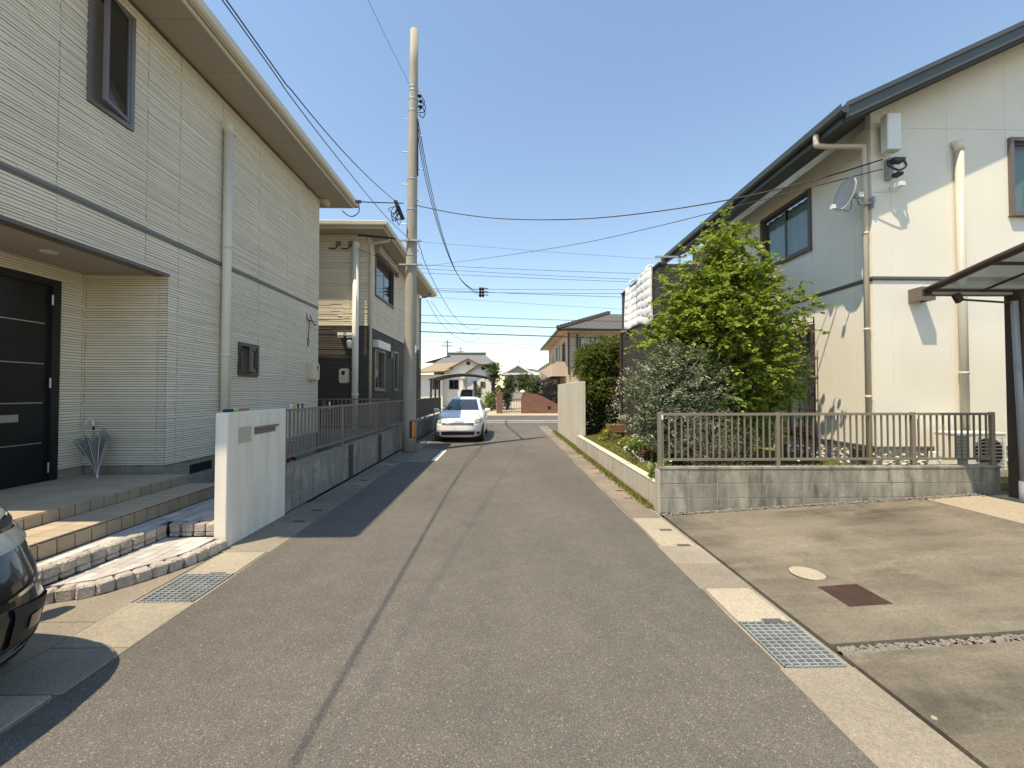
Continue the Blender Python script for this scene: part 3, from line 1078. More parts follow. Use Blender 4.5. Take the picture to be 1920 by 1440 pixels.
# far side wall of the recess (faces the camera), and its back wall
P1s = Pl((0, ALY, 0), (1, 0, 0), (0, -1, 0))
siding(h1, P1s, [ALX, HX - .125, HX - .001], .64, ALZ, [], M['siding1'], M['siding1_back'], rows1, 3, th=.05)
P1b = Pl((ALX, 0, 0), (0, 1, 0), (1, 0, 0))
dy1 = P1b.uz(110, 600)[0]; dz1 = P1b.uz(105, 527)[1]; dy0 = dy1 - 1.25
siding(h1, P1b, [Y0, dy0, dy1 + .3, ALY - .01], .64, ALZ, [(dy0, dy1, 0, dz1)], M['siding1'], M['siding1_back'], rows1, 4, th=.1)
# core, floor slab above the recess, plinth
MB().box(-12.5, HX - .13, ALY + .06, Y1 - .01, .1, SOF).box(-12.5, HX - .13, Y0 + .01, ALY + .06, ALZ + .08, SOF).box(-12.5, ALX - .11, Y0 + .01, ALY + .06, .1, ALZ + .08).part('wall_core', M['siding1'], h1)
MB().box(ALX, HX - .02, Y0 + .02, ALY, ALZ + .002, ALZ + .06).part('porch_ceiling', M['soffit'], h1)
MB().pbox(P1, Y0, ALY + .01, ALZ - .03, ALZ + .012, -.14, .02).part('lintel_trim', M['trim_brown'], h1)
MB().lathe((-5.45, 4.9, ALZ - .012), [(.075, 0), (.08, .004), (.08, .016)], 24).part('ceiling_lamp', M['pvc_white'], h1)
MB().box(HX - .16, HX - .012, ALY + .0, Y1 - .01, .0, .637).box(ALX, HX - .17, ALY + .012, ALY + .1, .0, .637).box(ALX - .1, ALX - .006, dy1, ALY, .0, .637).part('plinth', M['plinth'], h1)
v0, z0_ = P1.uz(357, 882); v1, z1_ = P1.uz(398, 868)
MB().pbox(P1, v0, v1, .42, .56, -.10, -.008).part('floor_vent', M['void'], h1)
# front door
door = MB().pbox(P1b, dy0, dy1, .52, dz1, -.06, -.01).part('door', M['door_black'], h1)
MB().pbox(P1b, dy1 - .10, dy1, .52, dz1, -.01, .03).pbox(P1b, dy0, dy0 + .1, .52, dz1, -.01, .03).pbox(P1b, dy0 + .1, dy1 - .1, dz1 - .09, dz1, -.01, .03).part('door_frame', M['black'], door)
for py in (594, 677, 757, 839):
    z_ = P1b.uz(0, py)[1]
    MB().pbox(P1b, dy0 + .12, dy1 - .16, z_ - .006, z_ + .006, -.01, -.004).part('inlay_strip', M['steel'], door)
for px, py in ((95, 562), (90, 718), (86, 877)):
    u_, z_ = P1b.uz(px, py, .03)
    MB().tube([P1b.pt(u_ + .02, z_ - .065, .036), P1b.pt(u_ + .02, z_ + .065, .036)], .011, 10).part('hinge', M['steel'], door)
u_, z_ = P1b.uz(34, 776); u2_, z2_ = P1b.uz(-40, 792)
MB().pbox(P1b, u_ - .30, u_, z_ - .10, z_ - .01, -.01, .002).part('letter_plate', M['steel'], door)
# upper window: frame with one sash standing open
fm = M['frame_mauve']
m = MB()
fw = .055
for (a, b, c_, d) in ((uw0, uw0 + fw, WZ0, WZ1), (uw1 - fw, uw1, WZ0, WZ1), (uw0 + fw, uw1 - fw, WZ0, WZ0 + fw), (uw0 + fw, uw1 - fw, WZ1 - fw, WZ1)):
    m.pbox(P1, a, b, c_, d, -.12, .04)
w = m.part('window', fm, h1)
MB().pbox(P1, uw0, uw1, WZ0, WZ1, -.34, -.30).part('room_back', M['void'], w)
hinge = P1.pt(uw1 - fw - .01, 0, .02)
wdt = (uw1 - uw0) - 2 * fw - .02
T = Matrix.Translation(hinge) @ Matrix.Rotation(rad(-13), 4, 'Z')
sash = MB()
za, zb = WZ0 + fw + .01, WZ1 - fw - .01
for (a, b, c_, d) in ((-wdt, -wdt + .045, za, zb), (-.045, 0, za, zb), (-wdt + .045, -.045, za, za + .045), (-wdt + .045, -.045, zb - .045, zb)):
    sash.box(-.018, .018, a, b, c_, d)
T = Matrix.Translation(hinge) @ Matrix.Rotation(rad(15), 4, 'Z')
sash.xform(T).part('open_sash', fm, w)
MB().box(-.003, .003, -wdt + .045, -.045, za + .045, zb - .045).xform(T).part('pane', M['glass_dark'], w)
# small window, sash ajar
m = MB()
fw = .06
for (a, b, c_, d) in ((us0, us0 + fw, zs0, zs1), (us1 - fw, us1, zs0, zs1), (us0 + fw, us1 - fw, zs0, zs0 + fw), (us0 + fw, us1 - fw, zs1 - fw, zs1)):
    m.pbox(P1, a, b, c_, d, -.12, .035)
w = m.part('window', M['frame_brown'], h1)
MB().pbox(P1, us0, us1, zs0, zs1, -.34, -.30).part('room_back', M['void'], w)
wdt = (us1 - us0) - 2 * fw
sash = MB()
za, zb = zs0 + fw, zs1 - fw
for (a, b, c_, d) in ((-wdt, -wdt + .07, za, zb), (-.07, 0, za, zb), (-wdt + .07, -.07, za, za + .07), (-wdt + .07, -.07, zb - .07, zb)):
    sash.box(-.018, .018, a, b, c_, d)
T = Matrix.Translation(P1.pt(us1 - fw, 0, .0)) @ Matrix.Rotation(rad(22), 4, 'Z')
sash.xform(T).part('open_sash', M['frame_brown'], w)
MB().box(-.003, .003, -wdt + .07, -.07, za + .07, zb - .07).xform(T).part('pane', M['glass_dark'], w)
# eaves: soffit boards, fascia, gutter, hip roof
EX, EY0, EY1 = -4.10, 2.65, 11.0
jb = [EY0 + .05]
while jb[-1] < EY1 - .9: jb.append(jb[-1] + .91)
jb.append(EY1 - .05)
for a, b in zip(jb, jb[1:]):
    MB().box(HX - .01, EX - .05, a + .003, b - .003, SOF, SOF + .02).part('soffit_board', M['soffit'], h1)
MB().box(-12, HX - .012, Y1 + .02, EY1 - .05, SOF, SOF + .02).part('soffit_board', M['soffit'], h1)
MB().box(HX - .02, EX - .04, EY0, EY1 - .02, SOF + .021, SOF + .10).part('eave_lining', M['soffit'], h1)
MB().pbox(P1, Y0, Y1, SOF - .035, SOF - .002, 0, .03).part('soffit_trim', M['trim_brown'], h1)
MB().box(EX - .05, EX - .02, EY0, EY1, SOF - .02, SOF + .20).box(-12, EX - .05, EY1 - .03, EY1, SOF - .02, SOF + .20).part('fascia', M['gutter_cream'], h1)
gp = [(.0, .10), (.0, -.01), (.02, -.035), (.085, -.035), (.115, -.005), (.125, .09), (.118, .10), (.105, .0), (.08, -.022), (.025, -.022), (.012, -.005), (.012, .10)]
prof = [(EX - .02 + a, EY0, SOF + .07 + b) for a, b in gp]
g = MB().prism(prof, (0, EY1 - EY0 + .1, 0))
prof = [(-12, EY1 + a, SOF + .07 + b) for a, b in gp]
g.prism(prof, (12 + EX + .1, 0, 0))
g.part('roof_gutter', M['gutter_cream'], h1)
rp = [(EX + .03, EY0, SOF + .20), (EX + .03, EY1 + .03, SOF + .20), (-8.5, EY1 - 4.2, SOF + 2.2), (-8.5, EY0 + 4, SOF + 2.2)]
rf = MB().slab(rp, .06)
rf.add([(EX + .03, EY1 + .03, SOF + .2), (-13, EY1 + .03, SOF + .2), (-8.5, EY1 - 4.2, SOF + 2.2)], [(0, 1, 2)])
rf.add([(EX + .03, EY0, SOF + .2), (-13, EY0, SOF + .2), (-8.5, EY0 + 4, SOF + 2.2)], [(0, 1, 2)])
rf.add([(-13, EY0, SOF + .2), (-13, EY1, SOF + .2), (-8.5, EY1 - 4.2, SOF + 2.2), (-8.5, EY0 + 4, SOF + 2.2)], [(0, 1, 2, 3)])
rf.add([(EX - .03, EY0, SOF + .12), (-13, EY0, SOF + .12), (-13, EY1, SOF + .12), (EX - .03, EY1, SOF + .12)], [(0, 1, 2, 3)])
rf.part('roof', M['roof_slate'], h1)
MB().prism([(HX + .02, Y1 + .02, SOF - .01), (HX + .22, Y1 + .02, SOF - .01), (HX + .2, Y1 + .02, SOF - .13), (HX + .1, Y1 + .02, SOF - .13)], (0, .2, 0)).part('gutter_outlet', M['gutter_cream'], h1)
p = on_x(430, 238, HX + .10)
downpipe(h1, 'drain_pipe', [(HX + .09, p.y, .3), (HX + .09, p.y, p.z - .05)], .068, M['pvc_cream'], [(HX + .09, p.y, 4.15), (HX + .09, p.y, 2.3)])
MB().tube([(HX - .02, p.y, p.z + .01), (HX + .05, p.y, p.z + .02), (HX + .09, p.y, p.z), (HX + .09, p.y, p.z - .12)], .076, 14).part('pipe_cap', M['pvc_cream'], h1, True)
MB().tube([(HX + .09, p.y + .06, p.z - .02), (HX + .09, p.y + .17, p.z - .03)], .045, 12).part('pipe_spout', M['pvc_white'], h1, True)


# wall things of the near house
def meter_box(pl, u, z, w, hgt, dep, label, mt):
    b = pl.pt(u, z - hgt / 2, 0)
    root = thing('electric_meter', label, 'electric meter', b)
    m = MB()
    # rounded box: octagonal front
    c_ = .05
    P = [(-w / 2, -hgt / 2 + c_), (-w / 2 + c_, -hgt / 2), (w / 2 - c_, -hgt / 2), (w / 2, -hgt / 2 + c_), (w / 2, hgt / 2 - c_), (w / 2 - c_, hgt / 2), (-w / 2 + c_, hgt / 2), (-w / 2, hgt / 2 - c_)]
    V = [pl.pt(u + a, z + b_, 0) for a, b_ in P] + [pl.pt(u + a, z + b_, dep * .7) for a, b_ in P] + [pl.pt(u + a * .86, z + b_ * .9, dep) for a, b_ in P]
    Fs = [(i, (i + 1) % 8, 8 + (i + 1) % 8, 8 + i) for i in range(8)] + [(8 + i, 8 + (i + 1) % 8, 16 + (i + 1) % 8, 16 + i) for i in range(8)] + [tuple(range(16, 24))]
    m.add(V, Fs).part('case', mt, root)
    MB().pbox(pl, u - w * .28, u + w * .28, z + hgt * .02, z + hgt * .38, dep, dep + .006).part('frame', M['plastic_white'], root)
    MB().pbox(pl, u - w * .18, u + w * .18, z + hgt * .06, z + hgt * .34, dep + .005, dep + .009).part('display', M['glass_dark'], root)
    return root


u_, z_ = P1.uz(588, 697, .08)
meter_box(P1, u_ - .03, z_, .26, .46, .19, 'beige electric meter box at the far corner of the near left house', M['pvc_beige'])
u_, z_ = P1.uz(578, 600, .05)
root = thing('cable_hook', 'black cable hook with hanging cord on the near left house', 'cable hook', P1.pt(u_, z_ - .5, 0))
MB().tube(spline([P1.pt(u_, z_ + .16, .005), P1.pt(u_, z_ + .02, .03), P1.pt(u_ + .06, z_ - .01, .06), P1.pt(u_ + .14, z_, .08), P1.pt(u_ + .22, z_ - .08, .1), P1.pt(u_ + .34, z_ - .06, .1)], 5), .012, 8).tube([P1.pt(u_ + .16, z_ + .16, .01), P1.pt(u_ + .16, z_ - .02, .08)], .01, 6).part('hook', M['black'], root)
MB().tube(spline([P1.pt(u_ + .06, z_ - .01, .05), P1.pt(u_ + .06, z_ - .4, .03), P1.pt(u_ + .02, z_ - .48, .03), P1.pt(u_ + .05, z_ - .62, .03), P1.pt(u_ + .1, z_ - .5, .03), P1.pt(u_ + .06, z_ - .42, .03)], 6), .008, 6).part('cord', M['cable'], root)

# ------------------------------------------------------------------ entrance steps
st = thing('entrance_steps', 'tiled porch and steps with split stone edging at the left entrance', 'steps', (-4.2, 4.3, 0))
PZ = .52
SX1, SX2 = -3.96, -4.45
SY0, SY1 = 2.6, 5.80
MB().box(ALX - .02, SX2 - .010, SY0, SY1, 0, PZ - .010).box(SX2 - .02, SX1 - .010, SY0, SY1 - .02, 0, .40 - .010).part('bed', M['mortar_d'], st)
TW = .15
me_t = MB().cbox(0, .292, 0, TW - .009, 0, .012, .0015).mesh('tile', M['tile_porch'])
me_t2 = MB().cbox(0, .238, 0, TW - .009, 0, .012, .0015).mesh('tile', M['tile_porch'])
me_r = MB().cbox(0, .012, 0, TW - .009, 0, .106, .0015).mesh('riser_tile', M['tile_riser'])
me_r2 = MB().cbox(0, .012, 0, TW - .009, 0, .132, .0015).mesh('riser_tile', M['tile_riser'])
ny = int((SY1 - SY0) / TW)
for j in range(ny):
    yy = SY1 - (j + 1) * TW
    for i in range(5):
        inst('tile', me_t, st, (SX2 - .30 * (i + 1) + .0, yy, PZ - .010))
    for i in range(2):
        inst('tile', me_t2, st, (SX2 + .003 + .245 * i, yy - .02, .40 - .010))
    inst('riser_tile', me_r, st, (SX2 - .010, yy, .404 - .0))
    inst('riser_tile', me_r2, st, (SX1 - .010, yy - .02, .252 - .002))
# granite pavers of the two paved tiers
def clip(poly, region):
    """part of a polygon inside a convex counter-clockwise region"""
    out = list(poly)
    for (ax_, ay_), (bx_, by_) in zip(region, region[1:] + region[:1]):
        src, out = out, []
        side = lambda q: (bx_ - ax_) * (q[1] - ay_) - (by_ - ay_) * (q[0] - ax_)
        for p_, q_ in zip(src, src[1:] + src[:1]):
            sp, sq = side(p_), side(q_)
            if sp >= 0: out.append(p_)
            if (sp >= 0) != (sq >= 0):
                t_ = sp / (sp - sq)
                out.append((p_[0] + (q_[0] - p_[0]) * t_, p_[1] + (q_[1] - p_[1]) * t_))
        if not out: break
    return out


T1 = [(-4.3, 2.85)] + [tuple(on_z(px, py, 0)[:2]) for px, py in ((80, 1137), (180, 1119), (303, 1081), (369, 1057), (428, 1029))]
T2 = [(-3.80, 2.6), (-3.72, 3.2), (-3.63, 4.46)]
def inset(pts, d):
    out = []
    for i, p_ in enumerate(pts):
        a_ = pts[max(i - 1, 0)]; b_ = pts[min(i + 1, len(pts) - 1)]
        v_ = Vector((b_[0] - a_[0], b_[1] - a_[1])).normalized()
        out.append((p_[0] - v_.y * d, p_[1] + v_.x * d))
    return out
REG1 = inset(T1[1:], .112) + [(-3.10, 4.455), (-3.64, 4.455), (-3.70, 3.346)]
REG2 = [(-3.92, 2.6)] + inset(T2, .112) + [(-3.745, 5.74), (-3.945, 5.74), (-3.945, 2.6)]
REG3 = [(-3.745, 4.585), (-3.12, 4.585), (-3.12, 5.74), (-3.745, 5.74)]
def lay(region, z):
    for j in range(20):
        for i in range(12):
            x = -3.1 - i * .1; y = 2.4 + j * .2 + (.1 if i % 2 else 0)
            q = clip([(x - .098, y + .002), (x - .003, y + .002), (x - .003, y + .197), (x - .098, y + .197)], region)
            if len(q) < 3: continue
            ar = abs(sum(a_[0] * b_[1] - b_[0] * a_[1] for a_, b_ in zip(q, q[1:] + q[:1]))) / 2
            if ar < .0012: continue
            MB().prism([(a_, b_, z) for a_, b_ in q], (0, 0, .05)).part('paver', M['paver'], st)
lay(REG1, .060); lay(REG2, .196); lay(REG3, .196)
MB().prism([(a_, b_, .002) for a_, b_ in REG1], (0, 0, .098)).part('bed', M['mortar_d'], st)
MB().prism([(a_, b_, .09) for a_, b_ in REG2], (0, 0, .146)).prism([(a_, b_, .003) for a_, b_ in REG3], (0, 0, .233)).part('bed', M['mortar_d'], st)
# split stones
stones = []
for k in range(7):
    r = random.Random(40 + k)
    m = MB()
    n = 3
    V = {}
    def f(face):
        pass
    m.cbox(-.055, .055, -.055, .055, 0, .108, .014)
    m.v = [(x + r.uniform(-.007, .007), y + r.uniform(-.006, .006), z + r.uniform(-.006, .004)) for x, y, z in m.v]
    stones.append(m.mesh('edge_stone', M['stone']))


def stone_row(pts, z, sc=1.0, zs=1.0, seed=1):
    r = random.Random(seed)
    P = [Vector((p[0], p[1], 0)) for p in pts]
    seg = []
    for a, b in zip(P, P[1:]):
        L = (b - a).length
        seg.append((a, b, L))
    tot = sum(s[2] for s in seg)
    n = int(tot / .117)
    for i in range(n):
        d = (i + .5) * tot / n
        for a, b, L in seg:
            if d <= L:
                q = a + (b - a) * (d / L); ang = math.atan2((b - a).y, (b - a).x); break
            d -= L
        nn = Vector((math.sin(ang), -math.cos(ang), 0))
        c_ = q - nn * .055
        inst('edge_stone', r.choice(stones), st, (c_.x, c_.y, z), ang + r.choice((0, math.pi)) + r.uniform(-.04, .04), (1.0 * sc, 1, zs * r.uniform(.96, 1.03)))


sp_ = [tuple(p)[:2] for p in spline([(*p, 0) for p in T1], 8)]
stone_row(sp_, .002, seed=2)
stone_row(T2, .114, zs=.42, seed=3)
stone_row(T2, .16, zs=.85, seed=4)
stone_row([(-3.64, 4.46), (-3.12, 4.47)], .114, zs=.42, seed=5)
stone_row([(-3.64, 4.46), (-3.12, 4.47)], .16, zs=.85, seed=6)

# ------------------------------------------------------------------ umbrella leaning in the entrance corner
tip = on_z(183, 890, PZ) if False else Vector((-5.62, 5.50, PZ))
b0 = on_y(183, 886, 5.52); 
hd = on_y(175, 800, 5.70)
root = thing('umbrella', 'clear vinyl umbrella leaning in the entrance corner beside the door', 'umbrella', (b0.x, b0.y, PZ))
b0 = Vector((b0.x, b0.y, PZ + .005)); ax = (hd - b0); L = ax.length; axn = ax.normalized()
MB().tube([b0, b0 + axn * .05], [.008, .012], 10).part('ferrule', M['plastic_white'], root)
MB().tube([b0 + axn * .04, b0 + axn * (L * 1.02)], .006, 8).part('shaft', M['steel'], root)
sx = axn.cross(Vector((0, 1, 0))).normalized(); sy = axn.cross(sx)
hp = [hd, hd + axn * .07]
for k in range(9):
    t = math.pi * k / 8
    hp.append(hd + axn * (.07 + .055 * math.sin(t)) + sx * (.055 - .055 * math.cos(t)) * (1 if sx.x < 0 else -1))
MB().tube(hp, .013, 10).part('crook_handle', M['plastic_white'], root, True)
MB().tube([hd - axn * .05, hd + axn * .005], .013, 10).part('collar', M['black_rubber'], root)
r = random.Random(5)
pleats = [r.uniform(.75, 1.25) for _ in range(16)]
def canopy(s, t):
    a = s * 2 * math.pi
    k = int(s * 16) % 16
    rr = (.012 + .185 * t ** 1.1) * (.78 + .20 * math.cos(a * 8 + 1.2 * t) * (0.3 + .7 * t) + .07 * math.sin(a * 17 + 5 * t) * t) * (.78 + .42 * abs(math.sin(a * 1.5 + 1)))
    hgt = .06 + (L * .86 - .06) * t * (1 - .10 * t * (1 + math.cos(a * 8)))
    return b0 + axn * hgt + (sx * math.cos(a) * 1.12 + sy * math.sin(a) * .55) * rr
MB().grid(canopy, 96, 14).part('canopy', M['vinyl'], root, True)
for k in range(8):
    a = 2 * math.pi * k / 8
    MB().tube([canopy(k / 8, t / 6) for t in range(7)], .0025, 5).part('rib', M['plastic_white'], root)

# ------------------------------------------------------------------ LEFT HOUSE (far): cream above, charcoal below
H2X, H2Y0, H2Y1 = -4.20, 12.40, 20.0
P2 = Pl((H2X, 0, 0), (0, 1, 0), (1, 0, 0))
P2n = Pl((0, H2Y0, 0), (1, 0, 0), (0, -1, 0))
h2 = thing('house', 'two tone house, cream above and charcoal below, behind the utility pole', 'house', (-8, 16.5, 0))
B2, S2 = 3.74, 6.52
wu0, wz1 = P2.uz(703, 474); wu1, _ = P2.uz(737, 520); _, wz0 = P2.uz(703, 553)
wa0, wa1z = P2.uz(698, 652); wa1, _ = P2.uz(720, 660); _, wa0z = P2.uz(698, 732)
wb0, wb1z = P2.uz(737, 658); wb1, _ = P2.uz(745, 660); _, wb0z = P2.uz(737, 732)
wa0, wb0 = wa0 + .12, wb0
ops = [(wu0, wu1, wz0, wz1), (wa0, wa1, wa0z, wa1z), (wb0, wb1, wb0z, wb1z)]
rows2 = make_rows(.55, S2 + .05, .035, .062, 31)
jn = [H2Y0, 13.3, 14.3, 15.2, 16.1, 17.05, 18.0, 19.0, H2Y1]
siding(h2, P2, jn, B2 + .02, S2, ops, M['siding_cream'], M['siding1_back'], rows2, 5, (.2, .7), .014, .1, .010)
siding(h2, P2, jn, .5, B2 - .02, ops, M['siding_dark'], M['black'], rows2, 6, (.2, .7), .014, .1, .010)
jx = [-12.0, -9.4, -8.5, -7.6, -6.65, -5.75, -4.72, H2X - .002]
siding(h2, P2n, jx, B2 + .02, S2, [], M['siding_cream'], M['siding1_back'], rows2, 7, (.25, 1.1), .022, .1, .012)
siding(h2, P2n, jx, .5, B2 - .02, [], M['siding_dark'], M['black'], rows2, 8, (.25, 1.1), .022, .1, .012)
MB().pbox(P2, H2Y0 - .02, H2Y1, B2 - .022, B2 + .022, -.05, .022).pbox(P2n, -12, H2X + .0, B2 - .022, B2 + .022, -.05, .022).part('belt_course', M['siding_cream'], h2)
MB().box(-12, H2X - .11, H2Y0 + .11, H2Y1, .0, S2).part('wall_core', M['siding_dark'], h2)
MB().box(-12, H2X - .02, H2Y0 + .02, H2Y1, 0, .5).part('plinth', M['plinth'], h2)
window(h2, P2, wu0, wu1, wz0, wz1, M['frame_brown'], .06, .04, (wu0 + wu1) / 2)
MB().pbox(P2, wu0 - .05, wu1 + .1, wz1 + .0, wz1 + .26, 0, .17).part('shutter_box', M['soffit'], h2)
window(h2, P2, wa0, wa1, wa0z, wa1z, M['frame_mauve'], .07, .05, (wa0 + wa1) / 2)
sb = MB().pbox(P2, wa0 - .12, wa1 + .1, wa1z + .02, wa1z + .26, 0, .2).part('shutter_box', M['pvc_white'], h2)
for k in (.08, .16):
    MB().pbox(P2, wa0 - .125, wa1 + .105, wa1z + .02 + k, wa1z + .03 + k, .15, .205).part('slat_line', M['pvc_cream'], sb)
window(h2, P2, wb0, wb1, wb0z, wb1z, M['frame_mauve'], .06, .04)
u_, z_ = P2.uz(731, 664); MB().pbox(P2, u_ - .12, u_ + .12, z_ - .14, z_ + .1, 0, .09).part('vent_hood', M['trim_brown'], h2)
u_, z_ = P2.uz(741, 512); MB().pbox(P2, u_ - .1, u_ + .12, z_ - .14, z_ + .06, 0, .12).part('vent_hood', M['trim_brown'], h2)
E2X, E2Y0, E2Y1 = -3.53, 11.85, 20.55
MB().box(-13, E2X - .05, E2Y0 + .05, H2Y0 - .0, S2, S2 + .02).box(H2X, E2X - .05, H2Y0, E2Y1, S2, S2 + .02).part('soffit_board', M['soffit'], h2)
MB().box(E2X - .05, E2X - .02, E2Y0, E2Y1, S2 - .02, S2 + .2).box(-13, E2X - .05, E2Y0, E2Y0 + .03, S2 - .02, S2 + .2).part('fascia', M['gutter_cream'], h2)
g = MB().prism([(E2X - .02 + a, E2Y0 - .1, S2 + .07 + b) for a, b in gp], (0, E2Y1 - E2Y0 + .1, 0))
g.prism([(-13, E2Y0 - a, S2 + .07 + b) for a, b in gp], (13 + E2X + .08, 0, 0))
g.part('roof_gutter', M['gutter_cream'], h2)
rf = MB().slab([(E2X + .03, E2Y0 - .03, S2 + .2), (E2X + .03, E2Y1, S2 + .2), (-8, E2Y1 - 4.4, S2 + 2.0), (-8, E2Y0 + 4.4, S2 + 2.0)], .06)
rf.slab([(-13, E2Y0 - .03, S2 + .2), (E2X + .03, E2Y0 - .03, S2 + .2), (-8, E2Y0 + 4.4, S2 + 2.0), (-8.1, E2Y0 + 4.4, S2 + 2.0)], .06)
rf.slab([(E2X + .03, E2Y1, S2 + .2), (-13, E2Y1, S2 + .2), (-8, E2Y1 - 4.4, S2 + 2.0), (-7.9, E2Y1 - 4.4, S2 + 2.0)], .06)
rf.part('roof', M['roof_slate'], h2)
p = on_y(668, 460, H2Y0 - .1)
downpipe(h2, 'drain_pipe', [(p.x, H2Y0 - .11, .4), (p.x, H2Y0 - .11, p.z)], .095, M['pvc_white'], [(p.x, H2Y0 - .11, 1.6)])
MB().tube([(p.x, H2Y0, p.z + .05), (p.x, H2Y0 - .1, p.z + .05), (p.x, H2Y0 - .11, p.z - .1)], .105, 14).part('pipe_cap', M['pvc_white'], h2, True)
downpipe(h2, 'corner_pipe', [(E2X - .05, H2Y0 + .1, S2 - .02), (E2X - .05, H2Y0 + .1, S2 - .14), (H2X + .09, H2Y0 + .1, S2 - .22), (H2X + .07, H2Y0 + .1, S2 - .4), (H2X + .07, H2Y0 + .1, .3)], .045, M['pvc_tan'])
downpipe(h2, 'corner_pipe', [(E2X - .05, H2Y1 - .1, S2 - .02), (H2X + .3, H2Y1 - .1, S2 - .16), (H2X + .07, H2Y1 - .1, S2 - .2), (H2X + .07, H2Y1 - .1, .3)], .04, M['pvc_bluegrey'])
for px in (641, 657):
    p = on_y(px, 628, H2Y0 - .08)
    v = MB().box(p.x - .09, p.x + .09, H2Y0 - .2, H2Y0, p.z - .02, p.z + .06).add([(p.x - .09, H2Y0 - .2, p.z - .02), (p.x + .09, H2Y0 - .2, p.z - .02), (p.x + .09, H2Y0 - .2, p.z + .06), (p.x - .09, H2Y0 - .2, p.z + .06), (p.x - .09, H2Y0 - .17, p.z - .1), (p.x + .09, H2Y0 - .17, p.z - .1)], [(0, 1, 5, 4)])
    v.part('vent_hood', M['pvc_white'], h2)
p = on_y(656, 644, H2Y0 - .1)
MB().lathe((p.x, H2Y0 - .09, p.z - .16), [(.03, 0), (.085, .04), (.09, .2), (.06, .26), (.02, .28)], 16).solo('sensor_lamp', M['plastic_white'], 'white sensor lamp on the charcoal wall of the far left house', 'lamp', smooth=True)
p = on_y(645, 705, H2Y0 - .1)
meter_box(P2n, p.x, p.z, .30, .46, .16, 'cream electric meter box on the charcoal wall of the far left house', M['pvc_beige'])
for px, py in ((635, 457), (658, 457)):
    p = on_y(px, py, H2Y0 - .05)
    MB().box(p.x - .06, p.x + .06, H2Y0 - .12, H2Y0, p.z - .06, p.z + .06).part('cable_bracket', M['frame_mauve'], h2)
    MB().tube(spline([(p.x, H2Y0 - .1, p.z - .05), (p.x - .08, H2Y0 - .1, p.z - .16), (p.x - .3, H2Y0 - .06, p.z - .14)], 6), .015, 6).part('cable_loop', M['cable'], h2)
p0, p1 = on_y(672, 441, 11.95), on_y(742, 447, 11.95)
MB().tube([p0, p1], .03, 8).part('mast_arm', M['cable'], h2)

# ------------------------------------------------------------------ UTILITY POLE
pb = on_z(764, 850, 0)
PX, PY = pb.x, pb.y + .18
PH = on_y(769, 57, PY).z
pole = thing('utility_pole', 'tall round concrete utility pole on the left of the lane', 'utility pole', (PX, PY, 0))
LEAN = .09
MB().tube([(PX + LEAN * t / 12, PY, PH * t / 12) for t in range(13)], [.185 - .075 * t / 12 for t in range(13)], 28).part('shaft', M['pole'], pole, True)
def pole_at(z): return PX + LEAN * z / PH, .185 - .075 * z / PH
for py in (165, 172, 188, 210, 338, 395, 455, 480, 500):
    z = on_y(766, py, PY).z
    x_, r_ = pole_at(z)
    MB().lathe((x_, PY, z - .02), [(r_ + .001, 0), (r_ + .008, .003), (r_ + .008, .04), (r_ + .001, .043)], 24).part('steel_band', M['galv'], pole)
for k, py in enumerate((170, 224, 255, 285, 317, 346, 376, 420, 470)):
    z = on_y(766, py, PY).z
    x_, r_ = pole_at(z)
    s = -1 if k % 2 else 1
    MB().tube([(x_ + s * r_ * .9, PY, z), (x_ + s * (r_ + .13), PY, z)], .010, 6).tube([(x_ + s * (r_ + .12), PY, z), (x_ + s * (r_ + .135), PY, z)], .018, 6).part('step_bolt', M['galv'], pole)
# hazard sleeve, number plate
z0_, z1_ = on_y(770, 820, PY).z, on_y(770, 788, PY).z
x_, r_ = pole_at(.5)
def sleeve(a0, a1, rr, z0, z1):
    return lambda s, t: Vector((x_ + rr * math.cos(a0 + (a1 - a0) * s), PY + rr * math.sin(a0 + (a1 - a0) * s), z0 + (z1 - z0) * t))
MB().grid(sleeve(rad(-75), rad(20), r_ + .006, z0_, z1_), 10, 1).part('hazard_sleeve', M['black'], pole)
MB().grid(sleeve(rad(-55), rad(-28), r_ + .010, z0_ + .02, z1_ - .02), 5, 1).part('orange_stripe', M['orange'], pole)
MB().grid(sleeve(rad(-20), rad(-2), r_ + .010, z0_ + .02, z1_ - .02), 5, 1).part('orange_stripe', M['orange'], pole)
z = on_y(777, 655, PY).z
MB().box(PX + .18, PX + .20, PY - .1, PY - .02, z - .1, z + .1).part('number_plate', M['plastic_white'], pole)
# high voltage insulators on the upper right side
for k, (px, py) in enumerate(((786, 180), (788, 190), (787, 200))):
    p = on_y(px, py, PY)
    x_, r_ = pole_at(p.z)
    MB().tube([(x_ + r_ * .8, PY, p.z - .02), p], .014, 6).part('insulator_arm', M['galv'], pole)
    MB().tube([p - Vector((.03, 0, .02)), p + Vector((0, 0, 0)), p + Vector((.07, 0, .01))], [.035, .055, .03], 10).part('insulator', M['cable'], pole)
    MB().tube(spline([p + Vector((.05, 0, 0)), p + Vector((.14, .05, -.12)), p + Vector((.08, .05, -.28)), (x_ + r_ + .03, PY, p.z - .42 + k * .1)], 6), .012, 6).part('jumper', M['cable'], pole)
zt_ = on_y(778, 225, PY).z; zb_ = on_y(777, 330, PY).z
MB().tube([(pole_at(zt_)[0] + .13, PY - .03, zt_), (pole_at(zb_)[0] + .15, PY - .03, zb_)], .022, 8).part('riser_cable', M['cable'], pole)
